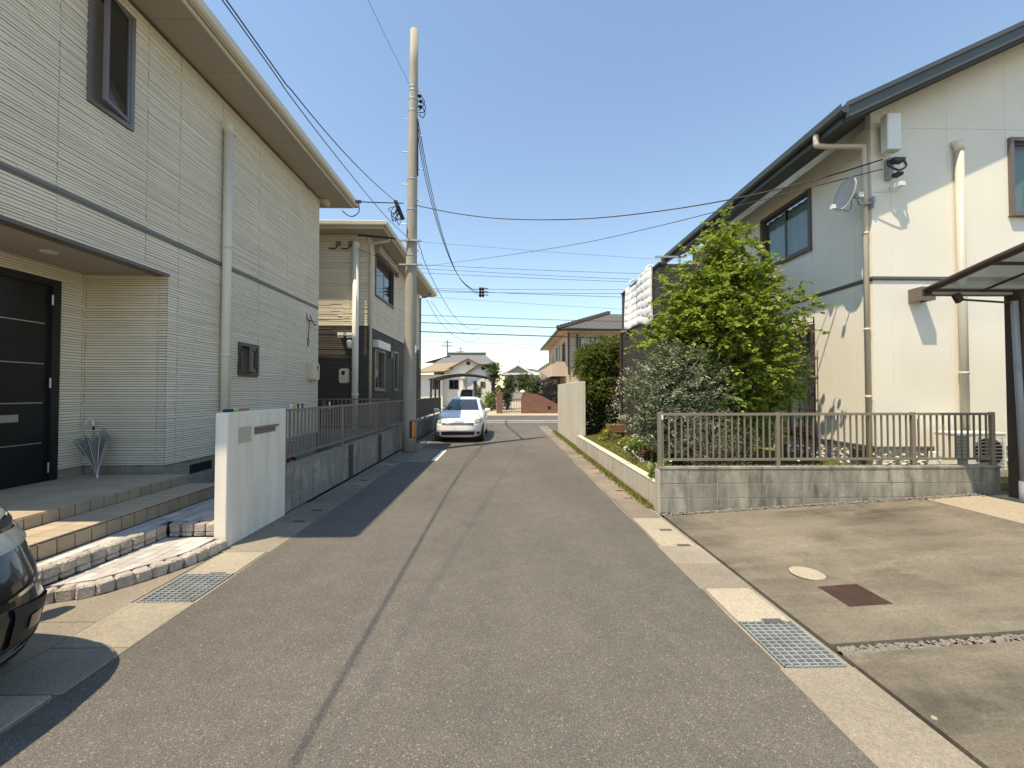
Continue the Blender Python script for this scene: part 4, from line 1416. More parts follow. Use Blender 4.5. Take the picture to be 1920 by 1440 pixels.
# low voltage bracket and its tangle
q0, q1 = on_y(742, 378, PY - .3), on_y(756, 412, PY - .15)
MB().bar(q0, q1, .06, .09).part('bracket_arm', M['cable'], pole)
rt = random.Random(2)
for k in range(7):
    a = q0.lerp(q1, rt.uniform(0, .5)); b = q0.lerp(q1, rt.uniform(.3, .9))
    dn = rt.uniform(.15, .42)
    MB().tube(spline([a, a + Vector((rt.uniform(-.25, -.05), rt.uniform(-.1, .1), -dn * .6)), (a + b) / 2 + Vector((rt.uniform(-.18, .0), 0, -dn)), b], 6), .009, 5).part('service_loop', M['cable'], pole)
for dz in (0, .06, .12):
    MB().obox(q0 + Vector((.04 * dz * 10, 0, -dz)), (.09, .07, .05)).part('clamp', M['cable'], pole)
z = on_y(770, 455, PY).z
MB().box(pole_at(z)[0] - .3, pole_at(z)[0] + .3, PY - .20, PY - .14, z - .02, z + .02).part('cross_bracket', M['galv'], pole)
z2 = on_y(770, 500, PY).z
MB().box(pole_at(z2)[0] - .3, pole_at(z2)[0] + .34, PY - .21, PY - .15, z2 - .02, z2 + .02).part('cross_bracket', M['galv'], pole)

# ------------------------------------------------------------------ WIRES
def wire(label, pts, r=.010, name='overhead_wire', group=None, n=9):
    MB().tube(spline(pts, n), r, 5).solo(name, M['cable'], label, 'wire', group)


def along(pxs, X):
    return [on_x(px, py, X) for px, py in pxs]


w1 = along(((440, 22), (553, 177), (640, 280), (700, 341)), -2.85) + [q0]
wire('thick cable dropping from the top left to the pole bracket', [Vector((-2.85, -14, 6.6)), Vector((-2.85, -4, 5.75))] + w1, .0085)
w2 = along(((432, 21), (542, 177), (640, 305), (720, 402)), -2.80) + [Vector((pole_at(7)[0], PY - .18, z))]
wire('cable running just below the thick one from the top left to the pole', [Vector((-2.8, -14, 6.4)), Vector((-2.8, -4, 5.6))] + w2, .007)
_pt = Vector((pole_at(10)[0] - .1, PY, on_y(760, 160, PY).z))
_pm = on_y(690, 0, 8.75)
_pe = _pm + (_pm - _pt) * 7.0
wire('thin single wire reaching the pole top from the top edge', [Vector((_pe.x, _pe.y, _pt.z + .3)), _pm.lerp(Vector((_pe.x, _pe.y, _pm.z)), .45), _pm, _pt], .005)
# three wires swooping from the pole to the insulators above the crossing
STY = 25.0
for k in range(3):
    e = on_y(903 + (k - 1) * 0, 542 + k * 6, STY)
    pts = [on_y(779 + k * 2, 222, PY)]
    for t, (px, py) in zip((.25, .5, .75, .9), ((800, 330), (828, 440), (858, 515), (885, 543))):
        pts.append(on_y(px + (k - 1) * 5 * (1 - t), py + (k - 1) * 2, PY + (STY - PY) * t))
    wire(('leftmost', 'middle', 'rightmost')[k] + ' of the three wires swooping from the pole top to the street lines', pts + [e], .013)
    root = thing('line_insulator', ('top', 'middle', 'bottom')[k] + ' of the three black insulators hanging above the crossing', 'insulator', e, 'insulators above the crossing')
    MB().tube([e + Vector((-.18, 0, 0)), e + Vector((-.1, 0, 0)), e, e + Vector((.1, 0, 0)), e + Vector((.18, 0, 0))], [.03, .14, .06, .14, .03], 10).part('insulator_body', M['cable'], root)
    MB().tube([e + Vector((.1, 0, 0)), e + Vector((.3, 0, .05)), e + Vector((.42, 0, 0))], .03, 6).part('clamp', M['cable'], root)
# service drops
wire('service wire from the pole bracket to the near left house', [on_y(757, 381, PY - .1), on_y(722, 380, PY - .2), on_y(690, 379, 10.7), on_y(672, 378, 10.4)], .014)
e1 = on_y(672, 378, 10.4)
root = thing('service_clamp', 'black clamp and drooping cable at the near left eave corner', 'clamp', e1 - Vector((0, 0, .4)))
MB().obox(e1, (.14, .06, .06)).part('clamp', M['cable'], root)
MB().tube(spline([e1, e1 + Vector((.02, 0, -.25)), e1 + Vector((-.12, .0, -.38)), e1 + Vector((-.3, .1, -.32)), e1 + Vector((-.5, .2, -.15))], 6), .012, 6).part('droop_cable', M['cable'], root)
rh = on_y(1655, 299, 6.5)
wire('service wire crossing the sky from the pole to the cream house', [on_y(775, 384, PY), on_y(860, 401, 10.0), on_y(960, 411, 9.3), on_y(1100, 410, 8.4), on_y(1250, 394, 7.7), on_y(1400, 368, 7.2), on_y(1540, 334, 6.8), rh], .012)
wire('thinner wire below it from the far lines to the cream house', [on_y(790, 500, STY - 2), on_y(920, 483, 17), on_y(1080, 458, 12.5), on_y(1230, 425, 9.7), on_y(1400, 382, 7.7), on_y(1655, 317, 6.5)], .008)
# street lines crossing far away: straight, following the street
def street(label, x0y, x1y, r, wob=0):
    a, b = on_y(795, x0y, STY), on_y(1175, x1y, STY)
    d = (b - a) / (b.x - a.x)
    pts = [a + d * (x - a.x) + Vector((0, 0, .0007 * (x - 2) ** 2 - .03)) for x in (-45, -30, -18, -8, 0, 6, 14, 26, 45)]
    if wob:
        wp = []
        P_ = spline(pts, 60)
        for i, p in enumerate(P_): wp.append(p + Vector((0, 0, wob * (1 if i % 2 else -1))))
        m = MB().tube(wp, r, 4).tube(spline(pts, 12), r, 4)
        m.solo('overhead_wire', M['cable'], label, 'wire', 'lines of the cross street')
    else:
        MB().tube(spline(pts, 8), r, 5).solo('overhead_wire', M['cable'], label, 'wire', 'lines of the cross street')
for l, a, b, r in (('highest thin wire across the crossing', 454, 482, .008), ('upper of the three close wires above the insulators', 497, 512, .012), ('middle of the three close wires above the insulators', 504, 523, .012),
                   ('lower of the three close wires above the insulators', 512, 528, .012), ('upper wire level with the insulators', 541, 543, .012), ('wire through the insulators', 547, 550, .014),
                   ('lower wire level with the insulators', 543, 557, .014), ('thin slack wire below the insulators', 556, 580, .008), ('low thin wire near the roofs', 640, 650, .008)):
    street(l, a, b, r)
street('highest of the three spiral wrapped cables', 591, 603, .009, .035)
street('middle of the three spiral wrapped cables', 605, 618, .016, .03)
street('lowest of the three spiral wrapped cables', 622, 634, .022, .03)
zq = on_y(775, 455, PY).z
wire('telephone wire drooping from the pole to the wrapped cables', [Vector((pole_at(6)[0] + .2, PY - .15, zq)), on_y(800, 500, 13), on_y(830, 560, 16), on_y(858, 600, 20), on_y(885, 618, 23), on_y(905, 612, STY)], .010)
wire('grey drooping wire from the far left eave to the lowest cable', [on_y(800, 562, 20.3), on_y(822, 600, 21), on_y(850, 628, 22.5), on_y(880, 641, 24), on_y(902, 632, STY)], .010)
wire('second grey drooping wire from the far left eave', [on_y(808, 564, 20.3), on_y(835, 600, 21.5), on_y(866, 622, 23), on_y(890, 628, STY)], .009)
wire('low wire from the pole bracket past the cream window', [on_y(668, 466, 12.1), on_y(705, 480, 12.3), on_y(760, 503, PY - .2)], .008)

# ------------------------------------------------------------------ RIGHT HOUSE
RX, RY = 6.27, 6.68
R_N = Pl((0, RY, 0), (1, 0, 0), (0, -1, 0))
R_W = Pl((RX, 0, 0), (0, 1, 0), (-1, 0, 0))
h3 = thing('house', 'cream stucco house with a dark gable roof on the right', 'house', (10.5, 10, GZ))
RB, RZ0 = 3.61, .76
REX, REY = 5.45, 6.20                              # eave and verge lines
RE = on_y(1612, 210, REY).z                        # roof edge height at the corner
PITCH = .47
RIDGE = 10.6
HYF = 13.2
wn0, wnz1 = R_N.uz(1888, 260); _, wnz0 = R_N.uz(1888, 405)
ops_n = [(wn0, wn0 + 1.6, wnz0, wnz1)]
ww1, wwz1 = R_W.uz(1427, 400); ww0, _ = R_W.uz(1522, 400); wwz1 = R_W.uz(1522, 352)[1]; wwz0 = R_W.uz(1522, 467)[1]
wl0, wlz1 = R_W.uz(1528, 607); wl1 = wl0 + 1.75; wlz0 = .80
ops_w = [(ww0, ww1, wwz0, wwz1), (wl0, wl1, wlz0, wlz1)]


def flat_panels(pl, js, zs, ops, top=None, th=.10):
    for a, b in zip(js, js[1:]):
        for c_, d in zip(zs, zs[1:]):
            todo = rects(a + .002, b - .002, c_ + .002, d - .002, ops)
            while todo:
                grp = [todo.pop()]
                grew = True
                while grew:
                    grew = False
                    for q in list(todo):
                        if any(q[0] <= g_[1] + 1e-4 and g_[0] <= q[1] + 1e-4 and q[2] <= g_[3] + 1e-4 and g_[2] <= q[3] + 1e-4 and not ((abs(q[0] - g_[1]) < 1e-4 or abs(g_[0] - q[1]) < 1e-4) and (abs(q[2] - g_[3]) < 1e-4 or abs(g_[2] - q[3]) < 1e-4)) for g_ in grp):
                            grp.append(q); todo.remove(q); grew = True
                m = MB()
                for q in grp: m.pbox(pl, q[0], q[1], q[2], q[3], -th, 0)
                m.part('wall_panel', M['stucco_r'], h3)


jn = [RX] + [R_N.uz(px, 300)[0] for px in (1668, 1776, 1886)] + [9.35, 10.3, 11.3, 12.3, 13.3, 14.3, 15.2]
ZT = R_N.uz(1800, 197)[1]
flat_panels(R_N, jn, [RZ0, RB - .03], ops_n)
flat_panels(R_N, jn, [RB + .03, min(ZT, 6.2) - .0], ops_n)
zg = min(ZT, 6.2)
for a, b in zip(jn, jn[1:]):                       # gable pieces above the horizontal joint
    def zr(x): return RE + .05 + PITCH * (min(x, 2 * RIDGE - x) - REX) - .02
    a2, b2 = a + .002, b - .002
    if a2 < RIDGE < b2:
        top = [(a2, zr(a2)), (RIDGE, zr(RIDGE)), (b2, zr(b2))]
    else: top = [(a2, zr(a2)), (b2, zr(b2))]
    if max(t[1] for t in top) < zg + .02: continue
    pts = [(a2, zg + .002), (b2, zg + .002)] + [(t[0], max(t[1], zg + .003)) for t in reversed(top)]
    MB().prism([R_N.pt(x, z_, -.10) for x, z_ in pts], (0, -.10, 0)).part('wall_panel', M['stucco_r'], h3)
jw = [RY, 7.02, 7.55, 8.12, ww0 + .0, 9.0, 9.9, 10.8, 11.7, HYF]
jw = sorted(set(round(x, 2) for x in jw))
jw = [x for i, x in enumerate(jw) if i == 0 or x - jw[i - 1] > .25]
flat_panels(R_W, jw, [RZ0, RB - .03], ops_w)
flat_panels(R_W, jw, [RB + .03, RE + .12], ops_w)
bc = MB().pbox(R_N, RX - .02, 15.2, RB - .03, RB + .03, -.1, .02).pbox(R_W, RY - .0, HYF, RB - .03, RB + .03, -.1, .02)
bc.part('belt_course', M['frame_brown'], h3)
MB().pbox(R_N, RX - .02, 15.2, RB - .006, RB + .006, .02, .028).pbox(R_W, RY, HYF, RB - .006, RB + .006, .02, .028).part('belt_groove', M['trim_grey'], h3)
MB().box(RX + .75, 15.2, RY + .70, HYF, .0, RE).box(9.6, 15.2, RY + .11, RY + .65, 0, RE).part('wall_core', M['stucco_r'], h3)
MB().box(RX + .75, 9.0, RY + .11, RY + .65, 0, wnz0 - .1).part('wall_core', M['room'], h3)
# rock faced plinth
def rock(s, t, pl, u0, u1, z0, z1, seed):
    u = u0 + (u1 - u0) * s; z = z0 + (z1 - z0) * t
    return pl.pt(u, z, -.02 + .03 * (math.sin(u * 31 + math.sin(z * 40) * 1.3) * math.sin(z * 37 + u * 9)) * (1 if 0 < t < 1 else 0))
MB().grid(lambda s, t: rock(s, t, R_N, RX + .01, 12, .30, RZ0 - .02, 1), 300, 14).part('plinth', M['plinth_rock'], h3)
MB().grid(lambda s, t: rock(s, t, R_W, RY + .01, HYF, .30, RZ0 - .02, 2), 300, 14).part('plinth', M['plinth_rock'], h3)
MB().pbox(R_N, RX - .01, 12, RZ0 - .03, RZ0 + .0, -.08, .012).pbox(R_W, RY, HYF, RZ0 - .03, RZ0, -.08, .012).part('base_flashing', M['trim_brown'], h3)
u_, z_ = R_W.uz(1598, 848); u2_, _ = R_W.uz(1632, 850)
MB().pbox(R_W, u2_ - .02, u_ + .05, .46, .66, -.15, .012).part('floor_vent', M['void'], h3)
window(h3, R_N, wn0, wn0 + 1.6, wnz0, wnz1, M['frame_bronze'], .06, .05, wn0 + .8, 'glass', 'lace')
window(h3, R_W, ww0, ww1, wwz0, wwz1, M['frame_brown'], .07, .04, (ww0 + ww1) / 2, 'glass', 'curtain')
window(h3, R_W, wl0, wl1, wlz0, wlz1, M['frame_brown'], .07, .04, (wl0 + wl1) / 2, 'glass', 'lace')
# roof: two slopes, verge boards, gutter
def rz(x, off=0): return RE + PITCH * (x - REX) + off
for (yy0, yy1) in ((REY, HYF + .3),):
    r_ = MB().slab([(REX - .02, yy0, rz(REX) + .13), (RIDGE, yy0, rz(RIDGE) + .13), (RIDGE, yy1, rz(RIDGE) + .13), (REX - .02, yy1, rz(REX) + .13)], .05)
    r_.slab([(RIDGE, yy0, rz(RIDGE) + .13), (2 * RIDGE - REX, yy0, rz(REX) + .13), (2 * RIDGE - REX, yy1, rz(REX) + .13), (RIDGE, yy1, rz(RIDGE) + .13)], .05)
    r_.part('roof', M['roof_metal'], h3)
    for (a0, a1, yo, mt) in ((-.10, .075, .0, 'roof_metal'), (-.155, -.06, .02, 'soffit_dark'), (.075, .15, -.035, 'roof_metal')):
        v = MB().prism([(REX - .02, yy0 + yo, rz(REX, a0)), (RIDGE, yy0 + yo, rz(RIDGE, a0)), (2 * RIDGE - REX, yy0 + yo, rz(REX, a0)), (2 * RIDGE - REX, yy0 + yo, rz(REX, a1)), (RIDGE, yy0 + yo, rz(RIDGE, a1)), (REX - .02, yy0 + yo, rz(REX, a1))], (0, .035, 0))
        v.part('verge_board', M[mt], h3)
    MB().add([(REX, yy0 + .03, rz(REX, -.06)), (RX + .2, yy0 + .03, rz(RX + .2, -.06)), (RX + .2, yy1, rz(RX + .2, -.06)), (REX, yy1, rz(REX, -.06)),
              (RIDGE, yy0 + .03, rz(RIDGE, -.06)), (RIDGE, RY + .05, rz(RIDGE, -.06)), (RX + .2, RY + .05, rz(RX + .2, -.06))], [(0, 1, 2, 3), (1, 4, 5, 6)]).part('soffit_board', M['soffit_dark'], h3)
MB().box(REX - .02, REX + .02, REY + .04, HYF + .3, RE - .13, RE + .10).part('fascia', M['roof_metal'], h3)
g = MB().prism([(REX - .02 - a, REY - .05, RE + .0 + b) for a, b in gp], (0, HYF + .3 - REY, 0))
g.part('roof_gutter', M['roof_metal'], h3)
# corner downpipe
a = on_x(1566, 258, REX + .0)
yy = 6.74
downpipe(h3, 'corner_pipe', spline([(REX - .08, yy, RE - .02), (REX - .08, yy, RE - .16), (REX, yy, RE - .22), (RX - .13, yy, RE - .22), (RX - .07, yy, RE - .26), (RX - .065, yy, RE - .4)], 5) + [(RX - .065, yy, .4)], .042, M['pvc_tan'], [(RX - .065, yy, 4.4), (RX - .065, yy, 2.75), (RX - .065, yy, 1.6)])
p = on_y(1799, 272, RY - .08)
downpipe(h3, 'drain_pipe', [(p.x, RY - .075, .4), (p.x, RY - .075, p.z - .03)], .058, M['pvc_gable'], [(p.x, RY - .075, 2.0)])
MB().tube([(p.x - .02, RY, p.z + .04), (p.x - .01, RY - .07, p.z + .04), (p.x, RY - .075, p.z - .1)], .066, 14).part('pipe_cap', M['pvc_cream'], h3, True)
# cube wall lamp
p = on_y(1727, 553, RY - .1)
root = thing('wall_lamp', 'brown cube wall lamp on the cream gable wall', 'wall lamp', (p.x, RY - .1, p.z - .15))
MB().box(p.x - .12, p.x + .12, RY - .22, RY - .14, p.z - .11, p.z + .11).box(p.x - .12, p.x - .10, RY - .14, RY, p.z - .11, p.z + .11).box(p.x + .10, p.x + .12, RY - .14, RY, p.z - .11, p.z + .11).box(p.x - .1, p.x + .1, RY - .14, RY, p.z + .06, p.z + .11).part('housing', M['frame_bronze'], root)
MB().box(p.x - .09, p.x + .09, RY - .135, RY - .02, p.z - .05, p.z - .03).part('diffuser', M['plastic_white'], root)
# flat white antenna panel with its brackets
a, b = on_y(1661, 282, RY - .2), on_y(1686, 214, RY - .2)
root = thing('flat_antenna', 'flat white panel antenna high on the corner of the cream house', 'antenna', ((a.x + b.x) / 2, RY - .2, a.z))
MB().cbox(a.x, b.x, RY - .24, RY - .10, a.z, b.z, .012).part('panel', M['plastic_white'], root)
MB().box((a.x + b.x) / 2 - .03, (a.x + b.x) / 2 + .03, RY - .1, RY, a.z + .1, b.z - .1).part('mount', M['galv'], root)
p = on_y(1672, 305, RY - .12)
root = thing('service_bracket', 'black and grey cable bracket below the flat antenna', 'bracket', (p.x, RY - .1, p.z - .4))
MB().box(p.x - .02, p.x + .05, RY - .1, RY, p.z - .25, p.z + .1).part('plate', M['plastic_grey'], root)
MB().box(p.x - .05, p.x + .14, RY - .22, RY - .1, p.z - .02, p.z + .04).box(p.x + .02, p.x + .12, RY - .2, RY - .08, p.z - .24, p.z - .19).part('arm', M['cable'], root)
MB().tube(spline([p + Vector((.1, -.1, 0)), p + Vector((.12, -.12, -.12)), p + Vector((.02, -.1, -.18)), p + Vector((-.12, -.08, -.1)), p + Vector((-.12, -.05, .0))], 6), .018, 6).part('cable_loop', M['cable'], root)
MB().box(p.x + .05, p.x + .15, RY - .2, RY - .04, p.z - .42, p.z - .35).part('junction_box', M['plastic_white'], root)
MB().tube(spline([p + Vector((.06, -.08, -.42)), p + Vector((-.05, -.04, -.5)), p + Vector((-.3, 0, -.5))], 6), .008, 5).part('lead', M['plastic_grey'], root)
# satellite dish
c = on_x(1590, 365, RX - .45)
root = thing('satellite_dish', 'grey satellite dish on an arm beside the upper window', 'satellite dish', (RX - .3, c.y, c.z - .3))
dn = Vector((-.93, .13, .16)).normalized()
q = dn.to_track_quat('Z', 'Y').to_matrix().to_4x4()
m = MB().lathe((0, 0, 0), [(0.0, .0), (.08, .004), (.15, .016), (.21, .034), (.25, .052), (.25, .047), (.2, .022), (.12, .003), (0.0, -.006)], 32).xform(Matrix.Scale(1.08, 4))
m.xform(Matrix.Translation(c) @ q).part('dish', mat('dish_grey', (.44, .42, .39), .45, .05), root, True)
arm = on_x(1637, 380, RX)
back = c - dn * .06
MB().tube([back, back - dn * .10], .05, 10).part('hub', M['plastic_grey'], root)
MB().tube(spline([back - dn * .1, back + Vector((.12, .0, -.12)), (arm.x - .18, arm.y, arm.z - .02), (arm.x, arm.y, arm.z)], 6), .022, 8).part('mast_arm', M['galv'], root)
MB().box(arm.x - .03, arm.x, arm.y - .05, arm.y + .05, arm.z - .09, arm.z + .09).part('wall_plate', M['galv'], root)
fd = on_x(1562, 388, RX - .68)
MB().tube(spline([back + Vector((0, 0, -.05)), c + Vector((.02, 0, -.27)), fd], 6), .012, 6).part('feed_arm', M['plastic_grey'], root)
MB().obox(fd, (.05, .06, .07)).part('feed_horn', M['plastic_white'], root)
MB().obox(back + Vector((.09, -.05, -.02)), (.09, .06, .08)).part('label_box', M['plastic_white'], root)
# charcoal balcony block with quilt
BX, BY0, BY1 = 3.68, 9.4, 12.45
bal = thing('balcony_block', 'charcoal brick balcony block on the side of the cream house', 'balcony', (5, 10.5, GZ))
BZ = on_x(1167, 552, BX).z
MB().box(BX, RX - .02, BY0, BY1, .0, 3.52).part('lower_wall', M['dark_brick'], bal)
MB().box(BX, BX + .14, BY0, BY1, 3.56, BZ).box(BX + .14, RX - .02, BY0, BY0 + .14, 3.56, BZ).box(BX + .14, RX - .02, BY1 - .14, BY1, 3.56, BZ).box(BX + .14, RX, BY0 + .14, BY1 - .14, 3.56, 3.7).part('parapet', M['dark_brick'], bal)
MB().box(BX - .02, RX - .02, BY0 - .02, BY1 + .02, 3.521, 3.559).part('band', M['trim_grey'], bal)
MB().box(BX - .03, BX + .17, BY0 - .03, BY1 + .03, BZ, BZ + .04).part('coping', M['roof_metal'], bal)
MB().tube([(BX - .05, BY1 - .03, .4), (BX - .05, BY1 - .03, 3.5)], .045, 10).part('corner_pipe', M['wood_dark'], bal)
MB().box(BX - .02, BX + .7, 9.6, 9.64, BZ + .22, BZ + .26).part('drying_bar', M['galv'], bal)
MB().box(BX + .55, BX + .6, 9.6, 9.64, BZ, BZ + .26).part('bar_post', M['galv'], bal)
q0_, q1_ = on_x(1176, 600, BX).y, on_x(1226, 560, BX).y
qa, qb = min(q0_, q1_), max(q0_, q1_)
root = thing('quilt', 'white quilted futon hung over the charcoal balcony', 'quilt', (BX - .05, (qa + qb) / 2, 3.7))
def quilt(s, t):
    yv = qa + (qb - qa) * s
    puff = .022 * abs(math.sin(s * math.pi * 5.0)) ** .5 * abs(math.sin(t * math.pi * 8)) ** .5 + .03 * math.sin(s * 5 + t * 3)
    L = 1.22 - .18 * s + .05 * math.sin(s * 9)
    d = t * (L + .5)
    if d < .35: return Vector((BX + .2 - d * .6 + .0, yv, BZ + .04 + .05 * math.sin(d / .35 * math.pi) + puff + (-.25 + d * .75 if d < .3 else 0)))
    return Vector((BX - .045 - puff - .02 * math.sin(s * 8), yv, BZ + .06 - (d - .35)))
MB().grid(quilt, 50, 56).part('quilt_top', M['cloth_white'], root, True)
MB().grid(lambda s, t: quilt(s, t) + Vector((.03, 0, -.005)), 50, 56).part('quilt_back', M['cloth_white'], root, True)
for s in (.18, .82):
    yv = qa + (qb - qa) * s
    m = MB().tube([(BX + .07 + .13 * math.cos(a) , yv + .0, BZ + .05 + .16 * math.sin(a)) for a in [math.pi * k / 10 - .2 for k in range(12)]], .022, 8)
    m.part('quilt_clip', M['plastic_white'], root, True)
# trellis by the low window
tr = thing('trellis', 'thin rusty trellis standing before the curtained ground window', 'trellis', (RX - .28, wl0 + .35, GZ))
tx = RX - .22
for px in (1497, 1507, 1511, 1527):
    yv = on_x(px, 700, tx).y
    MB().tube([(tx, yv, GZ), (tx, yv, 3.15 + (.02 if px == 1497 else 0))], .012, 6).part('upright', M['rust'], tr)
y_a, y_b = on_x(1530, 700, tx).y, on_x(1490, 700, tx).y
for zz in (.95, 1.33, 1.75, 2.2, 2.65, 3.05):
    MB().tube([(tx - .012, y_a, zz), (tx - .012, y_b, zz)], .009, 6).part('rung', M['rust'], tr)

# ------------------------------------------------------------------ AIR CONDITIONER behind the railing
ax0 = on_y(1792, 850, 6.15).x
az = .42
ac = thing('air_conditioner', 'outdoor air conditioner unit behind the right railing', 'air conditioner', (ax0 + .4, 6.3, az))
MB().cbox(ax0, ax0 + .82, 6.15, 6.47, az + .03, az + .60, .012).part('case', M['pvc_cream'], ac)
MB().box(ax0 - .01, ax0 + .83, 6.14, 6.48, az + .60, az + .625).part('lid', M['pvc_white'], ac)
mm = MB().box(0, .17, -.004, .0, 0, .012).mesh('louvre', M['black'])
for k in range(24):
    inst('louvre', mm, ac, (ax0 + .02, 6.149, az + .06 + k * .022))
    if k % 1 == 0: inst('louvre', mm, ac, (ax0 + .02, 6.149, az + .06 + k * .022)) if False else None
MB().lathe((0, 0, 0), [(.225, 0), (.225, .012), (0, .012)], 40).xform(Matrix.Translation((ax0 + .52, 6.148, az + .32)) @ Matrix.Rotation(rad(90), 4, 'X')).part('fan_opening', M['void'], ac)
gm = MB()
for k in range(9):
    gm.box(ax0 + .29, ax0 + .75, 6.122, 6.128, az + .10 + k * .055, az + .106 + k * .055)
for k in range(3):
    gm.box(ax0 + .33 + k * .19, ax0 + .338 + k * .19, 6.12, 6.126, az + .08, az + .56)
gm.part('fan_guard', M['plastic_grey'], ac)
for k in (.08, .66):
    MB().box(ax0 + k, ax0 + k + .08, 6.12, 6.5, az - .06, az + .03).part('foot', M['plastic_grey'], ac)
p = on_y(1752, 862, 6.3)
fa = thing('water_post', 'short white water post beside the air conditioner', 'water post', (p.x, 6.3, GZ))
MB().cbox(p.x - .05, p.x + .05, 6.25, 6.35, GZ, .73, .008).part('post', M['pvc_white'], fa)
MB().tube([(p.x, 6.25, .66), (p.x, 6.19, .66), (p.x, 6.17, .62)], .014, 8).part('tap', M['steel'], fa)

# ------------------------------------------------------------------ CARPORT on the right
cp = thing('carport', 'dark brown carport with smoked roof at the right edge', 'carport', (7.2, 4.2, .3))
CX0, CY1 = on_y(1738, 545, 5.22).x, 5.22
tipz = on_y(1738, 545, 5.22).z
CY0 = 2.2
def cz(y): 
    t = (CY1 - y)
    return tipz + .245 * t - .022 * t * t
CX1 = 11.0
N = 14
edge = [(CX0, CY1 + (CY0 - CY1) * i / N, cz(CY1 + (CY0 - CY1) * i / N)) for i in range(N + 1)]
MB().tube(edge, .045, 10).part('edge_beam', M['wood_dark'], cp, True)
MB().grid(lambda s, t: Vector((CX0 + .02 + (CX1 - CX0) * s, CY1 + (CY0 - CY1) * t, cz(CY1 + (CY0 - CY1) * t) + .012)), 4, N).part('roof_sheet', M['polycarb'], cp, True)
MB().box(CX0, CX1, CY1 - .02, CY1 + .06, tipz - .06, tipz + .03).part('rear_beam', M['wood_dark'], cp)
MB().box(CX0 + .05, CX1, CY1 - .024, CY1 - .021, tipz - .055, tipz - .02).part('beam_trim', M['plastic_grey'], cp)
k = 0
for yv in (4.52, 3.8, 3.1, 2.4):
    MB().bar((CX0 + .03, yv, cz(yv) - .02), (CX1, yv, cz(yv) - .02), .03, .035).part('purlin', M['wood_dark'], cp)
for xv in (CX0 + .72, CX0 + 1.44, CX0 + 2.16, CX0 + 2.9, CX0 + 3.6):
    MB().tube([(xv, p_[1], p_[2] - .012) for p_ in edge], .016, 6).part('rafter', M['wood_dark'], cp)
pxl = on_y(1902, 700, 5.2).x
MB().cbox(pxl, pxl + .30, 5.10, 5.30, park_z(pxl) - .02, tipz + .0, .01).part('post', M['wood_dark'], cp)
MB().cbox(pxl + 3.2, pxl + 3.5, 5.10, 5.30, .3, tipz, .01).part('post', M['wood_dark'], cp)
for xv in (pxl + .15, pxl + 3.35):
    MB().tube([(xv, p_[1], p_[2] - .09) for p_ in edge], .06, 8).part('arm', M['wood_dark'], cp, True)
MB().bar((CX0 + .32, 5.16, tipz - .06), (CX0 + .38, 5.16, tipz - .16), .05, .08).bar((CX0 + .38, 5.16, tipz - .13), (pxl + .02, 5.18, tipz - .17), .022, .022).part('stay_rod', M['wood_dark'], cp)
downpipe(cp, 'drain_pipe', [(pxl - .03, 5.16, tipz - .15), (pxl - .01, 5.12, .5)], .036, M['pvc_bluegrey'])
MB().tube([(pxl - .01, 5.12, .26), (pxl - .01, 5.12, .52)], .047, 12).part('pipe_socket', M['pvc_white'], cp, True)

# ------------------------------------------------------------------ PLANTS
def np_rng(seed): return np.random.default_rng(seed)


def norm(a): return a / np.maximum(np.linalg.norm(a, axis=-1, keepdims=True), 1e-9)


def leaf_mesh(name, Pn, D, Nn, L, Wd, rnd, mt, fold=.18, shape='round'):
    """many single leaves: base point, tip direction, face normal, length, width"""
    n = len(Pn)
    D = norm(D); S = norm(np.cross(D, Nn)); Nn = norm(np.cross(S, D))
    L = L[:, None]; Wd = Wd[:, None]
    k1, k2, w1, w2 = (.22, .70, .46, .44) if shape == 'round' else ((.3, .66, .40, .36) if shape == 'oval' else (.3, .6, .26, .2))
    f = fold * Wd
    V = np.stack([Pn, Pn + D * L * k1 + S * Wd * w1 + Nn * f, Pn + D * L * k2 + S * Wd * w2 + Nn * f, Pn + D * L - Nn * f * .5,
                  Pn + D * L * k2 - S * Wd * w2 + Nn * f, Pn + D * L * k1 - S * Wd * w1 + Nn * f], 1).reshape(-1, 3)
    b = np.arange(n)[:, None] * 6
    Fc = np.concatenate([b + np.array([[0, 1, 2, 3]]), b + np.array([[0, 3, 4, 5]])], 1).reshape(-1, 4)
    me = bpy.data.meshes.new(name)
    me.from_pydata(V.tolist(), [], Fc.tolist())
    at = me.attributes.new('rnd', 'FLOAT', 'FACE')
    at.data.foreach_set('value', np.repeat(rnd, 2).astype(np.float32))
    me.materials.append(mt)
    me.update()
    return me


